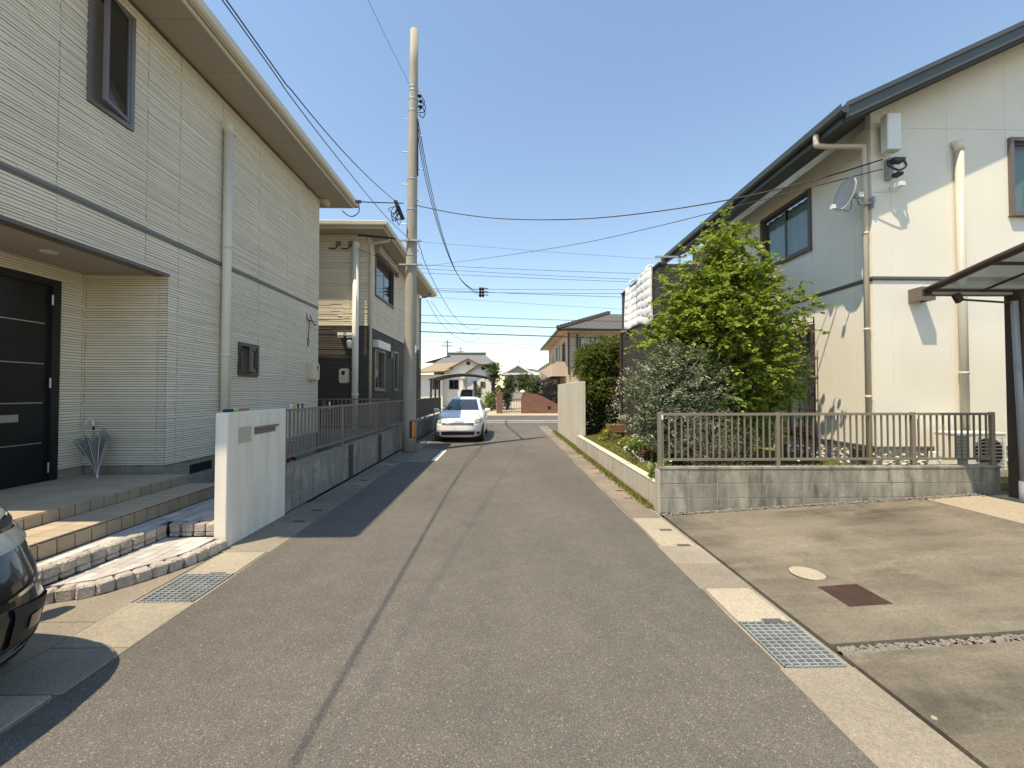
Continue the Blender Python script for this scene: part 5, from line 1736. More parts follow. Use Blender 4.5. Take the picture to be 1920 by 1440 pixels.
def sprays(O, D, rs, nleaf, ls, ll, lw, droop=.25, up=.8, spread=.9):
    """twigs with leaves set left and right; returns arrays for leaf_mesh"""
    n = len(O)
    D = norm(D)
    side = norm(np.cross(D, np.array([0, 0, 1.0]) + rs.normal(0, .25, (n, 3))))
    base_r = rs.random(n)
    Ps, Ds, Ns, Ls, Ws, Rs = [], [], [], [], [], []
    for k in range(nleaf):
        t = (k + 1) / nleaf
        p = O + D * (ls[:, None] * t) + np.array([0, 0, -1.0]) * (droop * ls * t * t)[:, None] + rs.normal(0, .008, (n, 3))
        sgn = 1 if k % 2 else -1
        d = side * sgn * spread + D * (.5 if k < nleaf - 1 else 2.0) + rs.normal(0, .28, (n, 3)) + np.array([0, 0, -.18])
        nn = np.array([0, 0, up]) + rs.normal(0, .38, (n, 3)) + D * .15
        Ps.append(p); Ds.append(d); Ns.append(nn)
        sc = rs.uniform(.7, 1.15, n)
        Ls.append(ll * sc); Ws.append(lw * sc)
        Rs.append(np.clip(base_r * .6 + rs.random(n) * .5 + .1 * (t - .5), 0, 1))
    return [np.concatenate(a) for a in (Ps, Ds, Ns)] + [np.concatenate(a) for a in (Ls, Ws, Rs)]


def crown_points(blobs, n, rs, shell=.55):
    """points spread through ellipsoids (cx,cy,cz,rx,ry,rz,weight), denser towards the outside"""
    w = np.array([b[6] for b in blobs], float); w /= w.sum()
    idx = rs.choice(len(blobs), n, p=w)
    B = np.array([b[:6] for b in blobs], float)[idx]
    d = norm(rs.normal(0, 1, (n, 3)))
    r = shell + (1 - shell) * rs.random(n) ** .7
    lump = 1 + .13 * np.sin(d[:, 0] * 7 + idx) * np.sin(d[:, 1] * 6 + 2 * idx) + .09 * np.sin(d[:, 2] * 11 + idx * 3)
    pts = B[:, :3] + d * B[:, 3:6] * (r * lump)[:, None]
    return pts, d


def branches(base, pts, rs, n=40, r0=.05, fork=.35):
    m = MB()
    b = Vector(base)
    sel = rs.choice(len(pts), n, replace=False)
    for i in sel:
        e = Vector(pts[i])
        mid = b.lerp(e, fork) + Vector(rs.normal(0, .06, 3))
        mid.z = b.z + (e.z - b.z) * (fork + .15)
        q = spline([b + Vector((rs.normal(0, r0), rs.normal(0, r0), 0)), mid, b.lerp(e, .75) + Vector(rs.normal(0, .04, 3)), e], 4)
        k = len(q) - 1
        m.tube(q, [max(r0 * .55 * (1 - t / k), .004) for t in range(k + 1)], 6)
    return m


def tree(name, label, base, blobs, n, nleaf, ls, ll, lw, mt, seed, shape='round', trunk=None, shell=.5, outward=.6, upw=.25, droop=.25, group=None, cat='tree', nb=40, r0=.05, up=.8, xmin=None):
    rs = np_rng(seed)
    root = thing(name, label, cat, base, group)
    pts, d = crown_points(blobs, n, rs, shell)
    pts[:, 2] = np.maximum(pts[:, 2], base[2] + .06)
    if xmin: pts[:, 0] = np.where(pts[:, 0] < xmin, xmin + (xmin - pts[:, 0]) * .6, pts[:, 0])
    D = d * outward + rs.normal(0, .35, (n, 3)) + np.array([0, 0, upw])
    A = sprays(pts, D, rs, nleaf, rs.uniform(.6, 1.25, n) * ls, ll, lw, droop, up)
    me = leaf_mesh('crown', *A, mt, shape=shape)
    link(bpy.data.objects.new('crown', me), root)
    tr_ = branches(base, pts, rs, min(nb, n - 1), r0)
    if trunk:
        for (p0, p1, ra, rb) in trunk: tr_.tube([p0, Vector(p0).lerp(Vector(p1), .5) + Vector((.03, .02, 0)), p1], [ra, (ra + rb) / 2, rb], 8)
    tr_.part('trunk', M['bark'], root, True)
    return root


# bright round-leaved tree before the cream house
TX, TY = 4.05, 7.45
blobs = []
rt = random.Random(9)
for (z, rx, k) in ((1.25, .95, 5), (1.7, 1.16, 7), (2.2, 1.30, 8), (2.7, 1.36, 9), (3.15, 1.24, 8), (3.6, 1.04, 7), (4.05, .78, 6), (4.45, .50, 5), (4.72, .26, 3)):
    for i in range(k):
        a = 2 * math.pi * (i + rt.random() * .6) / k
        rr = rx * rt.uniform(.45, .68)
        cx = TX + rr * math.cos(a) + (.12 if z < 2.2 else 0) + (.12 if z > 3.8 else 0)
        blobs.append((cx, TY + rr * math.sin(a) * .75, z + rt.uniform(-.12, .12), rx * .44, rx * .40, .27, rx * rx * .5 + .06))
blobs += [(5.25, 7.2, 3.28, .55, .35, .10, .16), (5.2, 7.3, 2.85, .5, .35, .10, .14), (5.15, 7.5, 2.3, .45, .3, .12, .14), (4.95, 7.3, 3.75, .5, .3, .12, .16), (5.2, 7.4, 1.85, .4, .3, .14, .14)]
tree('leafy_tree', 'bright green round leaved tree standing before the cream house', (TX + .1, TY, GZ), blobs, 2900, 9, .28, .078, .076, M['leaf_katsura'], 3,
     trunk=[((TX, TY, GZ - .05), (TX - .1, TY + .1, 3.6), .06, .02), ((TX + .1, TY + .05, GZ - .05), (TX + .5, TY, 3.2), .05, .015), ((TX - .06, TY - .05, GZ - .05), (TX - .7, TY - .2, 2.8), .045, .015)],
     shell=.35, outward=.9, upw=.12, nb=120, r0=.03, up=1.1)
# grey-green evergreen shrub by the lawn
blobs = []
for (cx, cy, cz_, r) in ((2.72, 7.0, 1.75, .55), (3.05, 6.85, 1.95, .55), (2.55, 7.2, 1.35, .45), (2.9, 6.75, 1.35, .55), (3.35, 6.9, 1.6, .55), (3.65, 7.0, 1.75, .42), (3.2, 6.7, 1.05, .5), (2.75, 6.9, .95, .42), (3.75, 6.95, 1.3, .38), (2.95, 7.0, 2.15, .33), (3.3, 7.0, 2.1, .35)):
    blobs.append((cx, cy, cz_, r, r * .8, r * .75, r * r))
tree('evergreen_shrub', 'large grey green evergreen shrub between the lawn and the bright tree', (3.05, 6.95, GZ), blobs, 1900, 8, .20, .072, .036, M['leaf_olive'], 5, 'oval', shell=.55, outward=.8, upw=.35, droop=.0, cat='shrub', nb=70, r0=.035, up=.6)
# thin silver shrub behind the railing
blobs = [(3.15, 6.05, .95, .42, .25, .42, 1), (2.8, 6.05, .8, .3, .2, .3, .5), (3.55, 6.05, .8, .3, .2, .25, .4), (3.3, 6.0, .6, .4, .2, .2, .5)]
tree('silver_shrub', 'thin silver leaved shrub right behind the right railing', (3.2, 6.05, GZ), blobs, 260, 9, .22, .045, .016, M['leaf_olive'], 6, 'narrow', shell=.2, outward=.5, upw=.9, droop=0, cat='shrub', nb=30, r0=.015)
# dark maple and hedge behind the cream wall
blobs = []
for (cx, cy, cz_, r) in ((2.95, 13.6, 2.9, .7), (3.45, 13.2, 3.05, .65), (2.6, 13.9, 2.55, .5), (3.3, 13.8, 3.3, .5), (3.9, 13.4, 2.9, .6), (3.0, 13.2, 2.35, .6), (2.75, 14.4, 2.95, .5), (3.6, 13.1, 2.5, .55), (2.7, 13.0, 2.0, .4), (4.3, 13.6, 3.2, .5), (2.55, 14.9, 2.6, .45), (2.6, 13.3, 2.95, .5), (3.2, 13.0, 2.8, .6), (3.8, 13.0, 3.2, .5), (2.55, 13.4, 2.2, .5), (3.3, 13.0, 2.1, .6), (2.9, 12.8, 1.7, .5)):
    blobs.append((cx, cy, cz_, r, r * .8, r * .38, r * r))
tree('maple_tree', 'spreading olive green maple behind the cream garden wall', (3.2, 13.5, GZ), blobs, 2600, 7, .22, .085, .055, M['leaf_maple'], 7, 'oval', shell=.3, outward=.8, upw=.05, nb=60, r0=.05, up=1.0, trunk=[((3.2, 13.5, GZ), (3.2, 13.4, 2.4), .07, .04)], xmin=2.66)
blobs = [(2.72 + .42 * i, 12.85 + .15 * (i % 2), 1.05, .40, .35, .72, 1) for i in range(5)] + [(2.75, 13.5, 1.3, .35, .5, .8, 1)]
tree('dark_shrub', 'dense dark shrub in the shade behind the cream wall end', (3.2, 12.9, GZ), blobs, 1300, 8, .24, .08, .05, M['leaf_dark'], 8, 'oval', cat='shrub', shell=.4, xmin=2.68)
# small plants of the beds
def small_plant(label, c, r, h, n, ll, lw, mt, seed, shape='oval', name='garden_plant', upw=.9):
    rs = np_rng(seed)
    a = rs.random(n) * 6.283; q = np.sqrt(rs.random(n)) * r
    P_ = np.stack([c[0] + q * np.cos(a), c[1] + q * np.sin(a), c[2] + rs.random(n) * h * (1 - .5 * q / r)], 1)
    D = np.stack([np.cos(a), np.sin(a), np.full(n, upw)], 1) + rs.normal(0, .4, (n, 3))
    Nn = np.array([0, 0, 1.0]) + rs.normal(0, .4, (n, 3))
    me = leaf_mesh('leaves', P_, D, Nn, ll * rs.uniform(.6, 1.2, n), lw * rs.uniform(.6, 1.2, n), rs.random(n), mt, shape=shape)
    root = thing(name, label, 'plant', (c[0], c[1], c[2]), 'plants of the garden beds')
    link(bpy.data.objects.new('leaves', me), root)
    m = MB()
    for i in range(0, n, max(1, n // 12)):
        m.tube([(c[0] + rs.normal(0, .02), c[1] + rs.normal(0, .02), c[2]), tuple(P_[i])], .004, 4)
    m.part('stems', M['bark'], root)


small_plant('bright green leafy plant behind the left end of the right railing', (2.35, 6.0, GZ), .17, .30, 170, .09, .06, M['leaf_pale'], 1)
small_plant('low pale plant in the middle behind the right railing', (3.45, 5.95, GZ), .22, .12, 90, .11, .05, M['leaf_pale'], 2, 'narrow')
small_plant('pale leafed plant near the second railing post', (3.15, 5.85, GZ), .18, .14, 70, .12, .045, M['leaf_yellow'], 3, 'narrow')
small_plant('yellow green groundcover along the stone edging of the lawn', (3.0, 9.3, GZ), .30, .30, 260, .10, .06, M['leaf_yellow'], 4)
small_plant('fresh green clump next to the yellow groundcover', (2.95, 8.7, GZ), .28, .34, 260, .09, .055, M['leaf_pale'], 5)
small_plant('dark green clump at the foot of the grey green shrub', (2.85, 8.1, GZ), .3, .35, 260, .08, .045, M['leaf_dark'], 6)
small_plant('small variegated plant beside the white watering can', (2.75, 10.8, GZ), .16, .4, 110, .11, .05, M['leaf_yellow'], 7)
# grass
def grass(name, label, n, fn, seed, h, mt, w=.006):
    rs = np_rng(seed)
    P_ = fn(rs, n)
    a = rs.random(n) * 6.283
    D = np.stack([np.cos(a) * .5, np.sin(a) * .5, np.ones(n)], 1) + rs.normal(0, .25, (n, 3))
    D = norm(D)
    hh = h * rs.uniform(.5, 1.25, n)
    S = norm(np.cross(D, rs.normal(0, 1, (n, 3))))
    V = np.stack([P_ - S * w, P_ + S * w, P_ + D * hh[:, None]], 1).reshape(-1, 3)
    me = bpy.data.meshes.new(name)
    me.from_pydata(V.tolist(), [], np.arange(3 * n).reshape(-1, 3).tolist())
    at = me.attributes.new('rnd', 'FLOAT', 'FACE')
    at.data.foreach_set('value', rs.random(n).astype(np.float32))
    me.materials.append(mt)
    o = bpy.data.objects.new(name, me)
    link(o)
    return tag(o, label, 'grass', kind='stuff')
def f1(rs, n):
    x = 2.3 + rs.random(n) * 3.9; y = 5.7 + rs.random(n) ** 1.15 * 6.6
    k = (x < 3.9) | (y < 7.6)
    return np.stack([np.where(k, x, 2.3 + (x - 2.3) * .3), y, np.full(n, GZ - .005)], 1)
grass('lawn_grass', 'short patchy lawn of the right garden', 52000, f1, 21, .05, M['grass'])
def f2(rs, n):
    y = 5.75 + rs.random(n) * 11.2
    c = .5 + .5 * np.sin(y * 3.1) * np.sin(y * 1.7 + 1)
    x = 2.12 + np.abs(rs.normal(0, .07, n)) * 0 + np.minimum(.16, np.maximum(-.12, rs.normal(0.02, .055, n)))
    return np.stack([np.minimum(x, 2.148), y, np.full(n, .008)], 1)
grass('weeds', 'dry yellow green weeds along the low wall', 9000, f2, 22, .075, M['grass'], .008)
def f3(rs, n):
    y = 5.7 + rs.random(n) * 1.6
    x = 2.29 + rs.random(n) * .25
    return np.stack([x, y, np.full(n, GZ)], 1)
grass('dry_stalks', 'dry brown stalks in the bed corner by the block wall', 900, f3, 23, .10, M['leaf_yellow'])
# edging stones, pots, can, planter
root = thing('bed_edging', 'row of pale edging stones around the corner flower bed', 'edging', (2.45, 6.6, GZ))
r = random.Random(3)
for k in range(9):
    t = k / 8
    x = 2.52 - .05 * t + r.uniform(-.01, .01); yv = 5.78 + 1.45 * t
    MB().cbox(x - .035, x + .035, yv - .075, yv + .075, GZ - .05, GZ + .11 + r.uniform(-.015, .02), .012).part('edging_stone', M['low_wall'], root)
root = thing('bed_edging', 'low wavy white edging beside the yellow groundcover', 'edging', (2.8, 9.2, GZ))
for k in range(12):
    yv = 8.0 + k * .17; x = 2.66 + .07 * math.sin(k * .9) + .02 * k
    MB().cbox(x - .03, x + .03, yv - .07, yv + .07, GZ - .03, GZ + .07, .012).part('edging_stone', M['stucco_wall'], root)
p = on_z(1137, 803, GZ + .05)
wc = thing('watering_can', 'white watering can standing on the lawn behind the wall end', 'watering can', (p.x, p.y, GZ))
MB().lathe((p.x, p.y, GZ), [(.085, 0), (.09, .02), (.085, .2), (.06, .22), (.05, .21)], 20).part('body', M['plastic_white'], wc, True)
MB().tube(spline([(p.x - .02, p.y, GZ + .22), (p.x - .12, p.y, GZ + .24), (p.x - .14, p.y, GZ + .1), (p.x - .08, p.y, GZ + .04)], 6), .012, 8).part('handle', M['plastic_white'], wc, True)
MB().tube([(p.x + .08, p.y, GZ + .05), (p.x + .2, p.y, GZ + .22)], [.018, .012], 8).part('spout', M['plastic_white'], wc, True)
p = on_z(1150, 790, GZ + .2)
pl_ = thing('planter_box', 'brown wooden planter box beside the watering can', 'planter', (3.0, 11.2, GZ))
for k in range(3):
    MB().box(2.85, 3.35, 11.05, 11.25, GZ + .2 + k * .075, GZ + .268 + k * .075).part('board', M['wood_brown'], pl_)
MB().box(2.87, 2.92, 11.07, 11.23, GZ, GZ + .2).box(3.28, 3.33, 11.07, 11.23, GZ, GZ + .2).part('leg_frame', M['wood_dark'], pl_)
for (x, yv, r_, h, l) in ((2.78, 5.85, .16, .10, 'wide shallow terracotta bowl behind the right railing'), (2.72, 7.75, .12, .2, 'terracotta pot at the edge of the lawn'), (3.75, 5.9, .09, .10, 'small terracotta pot near the second railing post')):
    MB().lathe((x, yv, GZ), [(r_ * .65, 0), (r_ * .95, h * .9), (r_ * 1.05, h * .9), (r_ * 1.05, h), (r_ * .9, h), (r_ * .85, h * .85)], 20).solo('flower_pot', M['terracotta'], l, 'flower pot', 'flower pots in the garden', smooth=True)
bb = thing('garden_bench', 'low weathered bench below the curtained window', 'bench', (4.9, 7.6, GZ))
MB().box(4.5, 5.4, 7.5, 7.8, GZ + .33, GZ + .38).part('seat', M['concrete_old'], bb)
for x in (4.55, 5.28):
    MB().box(x, x + .07, 7.53, 7.77, GZ, GZ + .33).part('leg', M['wood_dark'], bb)

# small child's bicycle behind the left railing
bk = thing('child_bicycle', 'red and black child bicycle parked behind the left railing', 'bicycle', (-3.45, 6.2, .12))
def ring(c, r, tr, n=24):
    return [(c[0], c[1] + r * math.cos(2 * math.pi * k / n), c[2] + r * math.sin(2 * math.pi * k / n)) for k in range(n + 1)]
for yv in (6.05, 6.7):
    w_ = MB().tube(ring((-3.5, yv, .37), .23, .02), .022, 8, False).part('tyre', M['black_rubber'], bk, True)
    MB().tube(ring((-3.5, yv, .37), .205, .02), .010, 6, False).part('rim', M['plastic_red'], bk, True)
MB().tube([(-3.5, 6.05, .37), (-3.5, 6.3, .62), (-3.5, 6.6, .66), (-3.5, 6.7, .37)], .016, 8).tube([(-3.5, 6.3, .62), (-3.5, 6.42, .38), (-3.5, 6.6, .66)], .014, 8).part('frame', M['plastic_red'], bk)
MB().tube([(-3.5, 6.6, .66), (-3.5, 6.56, .88)], .013, 8).tube([(-3.7, 6.55, .9), (-3.3, 6.55, .9)], .012, 8).part('handlebar', M['steel'], bk)
MB().obox((-3.5, 6.27, .68), (.12, .2, .05)).part('saddle', M['black_rubber'], bk)

# ------------------------------------------------------------------ CARS
def car(name, label, Mw, keys, paint, nexp=4.2, wheels=(1.35, -1.3), wr=.31, detail='sedan'):
    """keys: (z, front x, rear x, half width); body is a stack of rounded outlines; local x forward, y left"""
    root = thing(name, label, 'car', Mw.translation)
    zs = [k[0] for k in keys]
    def interp(z):
        for a, b in zip(keys, keys[1:]):
            if z <= b[0]:
                t = 0 if b[0] == a[0] else (z - a[0]) / (b[0] - a[0])
                return [a[i] + (b[i] - a[i]) * t for i in range(1, 4)]
        return list(keys[-1][1:])
    def P(th, z, off=0.0):
        f, rr, w_ = interp(z)
        cx, a = (f + rr) / 2, (f - rr) / 2 + off
        w_ += off
        c_, s_ = math.cos(th), math.sin(th)
        e = 2 / nexp
        return Vector((cx + a * math.copysign(abs(c_) ** e, c_), w_ * math.copysign(abs(s_) ** e, s_), z))
    def ang(u):                                    # even spacing round the outline
        return u
    Z = []
    for a, b in zip(zs, zs[1:]):
        k = max(1, int((b - a) / .045))
        Z += [a + (b - a) * i / k for i in range(k)]
    Z.append(zs[-1])
    n = 72
    m = MB()
    V = [P(2 * math.pi * k / n, z) for z in Z for k in range(n)]
    Fs = [(j * n + k, j * n + (k + 1) % n, (j + 1) * n + (k + 1) % n, (j + 1) * n + k) for j in range(len(Z) - 1) for k in range(n)]
    Fs += [tuple(range(n - 1, -1, -1)), tuple((len(Z) - 1) * n + k for k in range(n))]
    m.add(V, Fs).xform(Mw).part('body', paint, root, True)
    def patch(nm, t0, t1, z0, z1, mt, off=.008, par=None, nu=14, nv=6, slope=0.0, taper=0.0):
        def f(s, t):
            th = rad(t0 + (t1 - t0) * s)
            z = z0 + (z1 - z0) * t * (1 - taper * s) + slope * s
            return P(th, z, off)
        return MB().grid(f, nu, nv).xform(Mw).part(nm, mt, par or root, True)
    for sx in wheels:
        for s in (-1, 1):
            w_ = interp(wr)[2]
            T = Mw @ Matrix.Translation((sx, s * (w_ - .135), wr)) @ Matrix.Rotation(rad(90), 4, 'X')
            arch = MB().lathe((0, 0, -.115), [(wr + .055, 0), (wr + .055, .23)], 28).xform(T).part('wheel_arch', M['black_rubber'], root)
            ty = MB().lathe((0, 0, -.12), [(wr * .62, .0), (wr * .95, 0), (wr, .03), (wr, .21), (wr * .95, .24), (wr * .62, .24)], 28).xform(T).part('wheel', M['black_rubber'], root, True)
            MB().lathe((0, 0, -.126), [(wr * .62, 0), (wr * .6, .01), (wr * .2, .004), (.0, .002)], 20).xform(T).part('rim', M['steel'], ty)
            MB().lathe((0, 0, .114), [(0, 0), (wr * .2, .002), (wr * .6, .004), (wr * .62, .012)], 20).xform(T).part('rim', M['steel'], ty)
    return root, patch, P


# white hatchback coming up the lane
wk = [(.17, 1.95, -1.95, .74), (.24, 2.08, -2.05, .83), (.42, 2.14, -2.10, .855), (.60, 2.12, -2.10, .865), (.74, 2.0, -2.08, .865), (.84, 1.74, -2.06, .85), (.93, 1.25, -2.03, .82), (.99, .98, -2.0, .79),
      (1.15, .62, -1.88, .71), (1.32, .18, -1.62, .63), (1.43, -.15, -1.25, .56), (1.475, -.42, -.95, .44), (1.49, -.55, -.8, .30)]
Mw = Matrix.Translation((-1.52, 15.35, .004)) @ Matrix.Rotation(rad(-90), 4, 'Z')
wc_, patch, Pf = car('hatchback', 'white hatchback facing the camera beside the left wall', Mw, wk, M['paint_white'])
patch('windscreen', -38, 38, 1.03, 1.40, M['glass_car'], .006, nu=20, nv=10)
for s in (-1, 1):
    patch('side_window', s * 62, s * 88, 1.04, 1.36, M['glass_car'], .006)
    patch('side_window', s * 92, s * 122, 1.04, 1.34, M['glass_car'], .006)
    hl_ = patch('headlight', s * 22, s * 52, .63, .76, M['lamp_dim'], .010, slope=.05)
    patch('lamp_lens', s * 28, s * 38, .665, .735, M['lamp_glass'], .016, hl_)
    patch('fog_recess', s * 30, s * 44, .27, .36, M['black_rubber'], .008)
    q = Mw @ Vector((.72, s * .93, 1.02))
    mr = MB().cbox(-.06, .06, -.10, .10, -.06, .07, .03).xform(Matrix.Translation(q) @ Matrix.Rotation(rad(90), 4, 'Z')).part('mirror', M['paint_white'], wc_)
patch('upper_grille', -20, 20, .60, .66, M['black_rubber'], .008, nu=20)
patch('lower_grille', -24, 24, .26, .38, M['black_rubber'], .008, nu=20)
patch('emblem', -2.5, 2.5, .66, .72, M['chrome'], .012)
patch('number_plate', -9, 9, .42, .52, M['plastic_white'], .014)
patch('rear_window', 145, 215, 1.05, 1.36, M['glass_car'], .006, nu=20)

# black minivan nose at the left edge
bk_ = [(.20, 1.98, -2.1, .72), (.27, 2.10, -2.15, .80), (.36, 2.17, -2.18, .84), (.50, 2.20, -2.2, .85), (.64, 2.16, -2.2, .85), (.80, 2.08, -2.2, .845), (.93, 1.96, -2.2, .83), (1.02, 1.70, -2.2, .81), (1.09, 1.25, -2.18, .79),
       (1.16, .98, -2.17, .775), (1.40, .66, -2.12, .73), (1.62, .25, -2.02, .68), (1.74, -.05, -1.9, .62), (1.80, -.3, -1.7, .5), (1.82, -.5, -1.5, .36)]
NX = -2.45
Mb = Matrix.Translation((NX - 2.20, 1.79, .008)) @ Matrix.Diagonal((1, 1, 1.07, 1))
mv, patch, Pf = car('minivan', 'black minivan parked nose out at the left edge', Mb, bk_, M['paint_black'], nexp=3.6, wheels=(1.38, -1.35), wr=.32)
patch('windscreen', -38, 38, 1.20, 1.66, M['glass_car'], .006, nu=20, nv=10)
for s in (-1, 1):
    patch('side_window', s * 62, s * 88, 1.2, 1.6, M['glass_car'], .006)
    patch('side_window', s * 92, s * 125, 1.2, 1.6, M['glass_car'], .006)
    hl = patch('headlight', s * 7, s * 44, .905, .95, M['lamp_dim'], .010, slope=.03)
    patch('headlight', s * 7, s * 40, .775, .862, M['lamp_dim'], .010, slope=.04, taper=.45)
    patch('lamp_gap', s * 6, s * 43, .868, .898, M['black'], .014, slope=.035)
    fr_ = patch('fog_recess', s * 9, s * 36, .34, .54, M['black_rubber'], .012, slope=.03, taper=.4)
    patch('fog_lamp', s * 14, s * 20, .40, .47, M['glass_dark'], .020, fr_)
    patch('chrome_trim', s * 6, s * 38, .285, .312, M['chrome'], .022, slope=.03)
    patch('crease_trim', s * 8, s * 38, .575, .590, M['chrome'], .016, slope=.07)
    patch('skirt', s * 3, s * 50, .205, .25, M['black_rubber'], .014)
    q = Mb @ Vector((.80, s * .95, 1.2))
    MB().cbox(-.07, .07, -.10, .10, -.07, .1, .03).xform(Matrix.Translation(q)).part('mirror', M['paint_black'], mv)
patch('grille', -4, 4, .40, .72, M['black_rubber'], .008, nu=16)
for z_ in (.46, .53, .60, .67):
    patch('grille_bar', -3.8, 3.8, z_, z_ + .018, M['chrome'], .014, nu=16, nv=1)
patch('number_plate', -2.2, 2.2, .30, .40, M['plastic_white'], .024)

# dark kei van under the far carport: only its top shows
vk = [(.2, 1.6, -1.6, .68), (.35, 1.68, -1.66, .73), (.8, 1.66, -1.66, .74), (1.0, 1.5, -1.65, .73), (1.08, 1.15, -1.65, .71), (1.45, .9, -1.6, .66), (1.72, .6, -1.5, .60), (1.80, .3, -1.3, .5), (1.82, .1, -1.1, .35)]
pk = on_y(873, 748, 38.2)
Mk = Matrix.Translation((pk.x, 40.0, .02)) @ Matrix.Rotation(rad(-90), 4, 'Z')
kv, patch, Pf = car('parked_van', 'black small van parked under the far carport', Mk, [(z * 1.06, f, r_, w_) for z, f, r_, w_ in vk], M['paint_black'], wheels=(1.2, -1.2), wr=.28)
patch('windscreen', -38, 38, 1.2, 1.75, M['glass_car'], .006, nu=16)
for s in (-1, 1):
    patch('headlight', s * 24, s * 50, .75, .9, M['lamp_glass'], .01)
patch('number_plate', -9, 9, .42, .52, M['plastic_white'], .014)

# ------------------------------------------------------------------ FAR SIDE OF THE STREET
# twin brick gate wall
def brickwall(lab, pts_fn, x0, x1, Y, th, n):
    m = MB()
    V, Fs = [], []
    for i in range(n + 1):
        x = x0 + (x1 - x0) * i / n
        z = pts_fn(i / n)
        V += [(x, Y, .02), (x, Y, z), (x, Y + th, z), (x, Y + th, .02)]
    for i in range(n):
        b = i * 4
        Fs += [(b, b + 4, b + 5, b + 1), (b + 1, b + 5, b + 6, b + 2), (b + 2, b + 6, b + 7, b + 3)]
    Fs += [(0, 1, 2, 3), (n * 4 + 3, n * 4 + 2, n * 4 + 1, n * 4)]
    m.add(V, Fs)
    return m
BYF = 31.0
xa, xb = on_y(977, 760, BYF).x, on_y(1050, 760, BYF).x
zt = on_y(985, 738, BYF).z; zl = on_y(1040, 762, BYF).z
def prof(t):
    if t < .18: return zt - .25 * (1 - math.sin(t / .18 * math.pi / 2))
    u = min(1, (t - .18) / .62)
    return zl + (zt - zl) * (.5 + .5 * math.cos(math.pi * u))
root = thing('brick_wall', 'red brick wall sweeping down beside the far gate', 'wall', ((xa + xb) / 2, BYF, .02))
brickwall('', prof, xa, xb + 1.5, BYF, .3, 40).part('wall_body', M['red_brick'], root)
v_ = on_y(1030, 765, BYF)
MB().box(v_.x - .12, v_.x + .12, BYF - .01, BYF + .02, v_.z - .1, v_.z + .14).part('drain_hole', M['void'], root)
p = on_y(980, 733, BYF + .1)
root = thing('gate_lamp', 'white dome lamp on the brick gate wall', 'lamp', (p.x, BYF + .15, zt - .1))
MB().lathe((p.x, BYF + .15, zt - .06), [(.06, 0), (.06, .12), (.22, .14), (.2, .24), (.1, .33), (0, .35)], 16).part('dome', M['plastic_white'], root, True)
xa2, xb2 = on_y(931, 760, BYF).x, on_y(942, 760, BYF).x
root = thing('brick_pier', 'narrow red brick pier left of the far gate', 'pier', ((xa2 + xb2) / 2, BYF, .02))
MB().cbox(xa2, xb2, BYF, BYF + .5, .02, on_y(935, 735, BYF).z, .01).part('pier_body', M['red_brick'], root)
gt = thing('iron_gate', 'black iron double gate between the brick pier and wall', 'gate', ((xb2 + xa) / 2, BYF + .2, .02))
MB().box(xb2, xa, BYF + .18, BYF + .22, .12, .17).box(xb2, xa, BYF + .18, BYF + .22, 1.05, 1.10).part('gate_rail', M['black'], gt)
mm = MB().box(-.012, .012, -.012, .012, .06, 1.25).mesh('gate_bar', M['black'])
k = xb2 + .05
while k < xa:
    inst('gate_bar', mm, gt, (k, BYF + .2, .0)); k += .13

# far carport
fc = thing('carport', 'black arched two car carport behind the white hatchback', 'carport', (-4, 38, .02))
CYa = 37.0
fx0, fx1 = on_y(803, 715, CYa).x, on_y(926, 715, CYa).x
zs_, zm_ = on_y(803, 712, CYa).z, on_y(868, 701, CYa).z
def arch(t): return zs_ + (zm_ - zs_) * math.sin(math.pi * min(max(t, 0), 1)) ** .8
for yy in (CYa, CYa + 2.4, CYa + 4.8):
    MB().tube([(fx0 + (fx1 - fx0) * i / 20, yy, arch(i / 20)) for i in range(21)], .08, 6).part('arch_beam', M['black'], fc)
    for x in (fx0 + .25, fx1 - .15):
        MB().box(x - .08, x + .08, yy - .08, yy + .08, .02, zs_ + .12).part('post', M['black'], fc)
for i in range(0, 21, 2):
    x = fx0 + (fx1 - fx0) * i / 20
    MB().box(x - .03, x + .03, CYa, CYa + 4.8, arch(i / 20) - .01, arch(i / 20) + .05).part('purlin', M['black'], fc)
MB().grid(lambda s, t: Vector((fx0 + (fx1 - fx0) * s, CYa + 4.8 * t, arch(s) + .07)), 20, 2).part('roof_sheet', M['polycarb'], fc)


def simple_window(root, pl, u0, u1, z0, z1, fm=None, gm='glass_dark'):
    w_ = MB()
    for q in ((u0, u0 + .07, z0, z1), (u1 - .07, u1, z0, z1), (u0 + .07, u1 - .07, z0, z0 + .07), (u0 + .07, u1 - .07, z1 - .07, z1), ((u0 + u1) / 2 - .035, (u0 + u1) / 2 + .035, z0 + .07, z1 - .07)):
        w_.pbox(pl, *q, -.02, .06)
    o = w_.part('window', fm or M['frame_brown'], root)
    MB().pbox(pl, u0 + .07, u1 - .07, z0 + .07, z1 - .07, .0, .015).part('pane', M[gm], o)
    return o


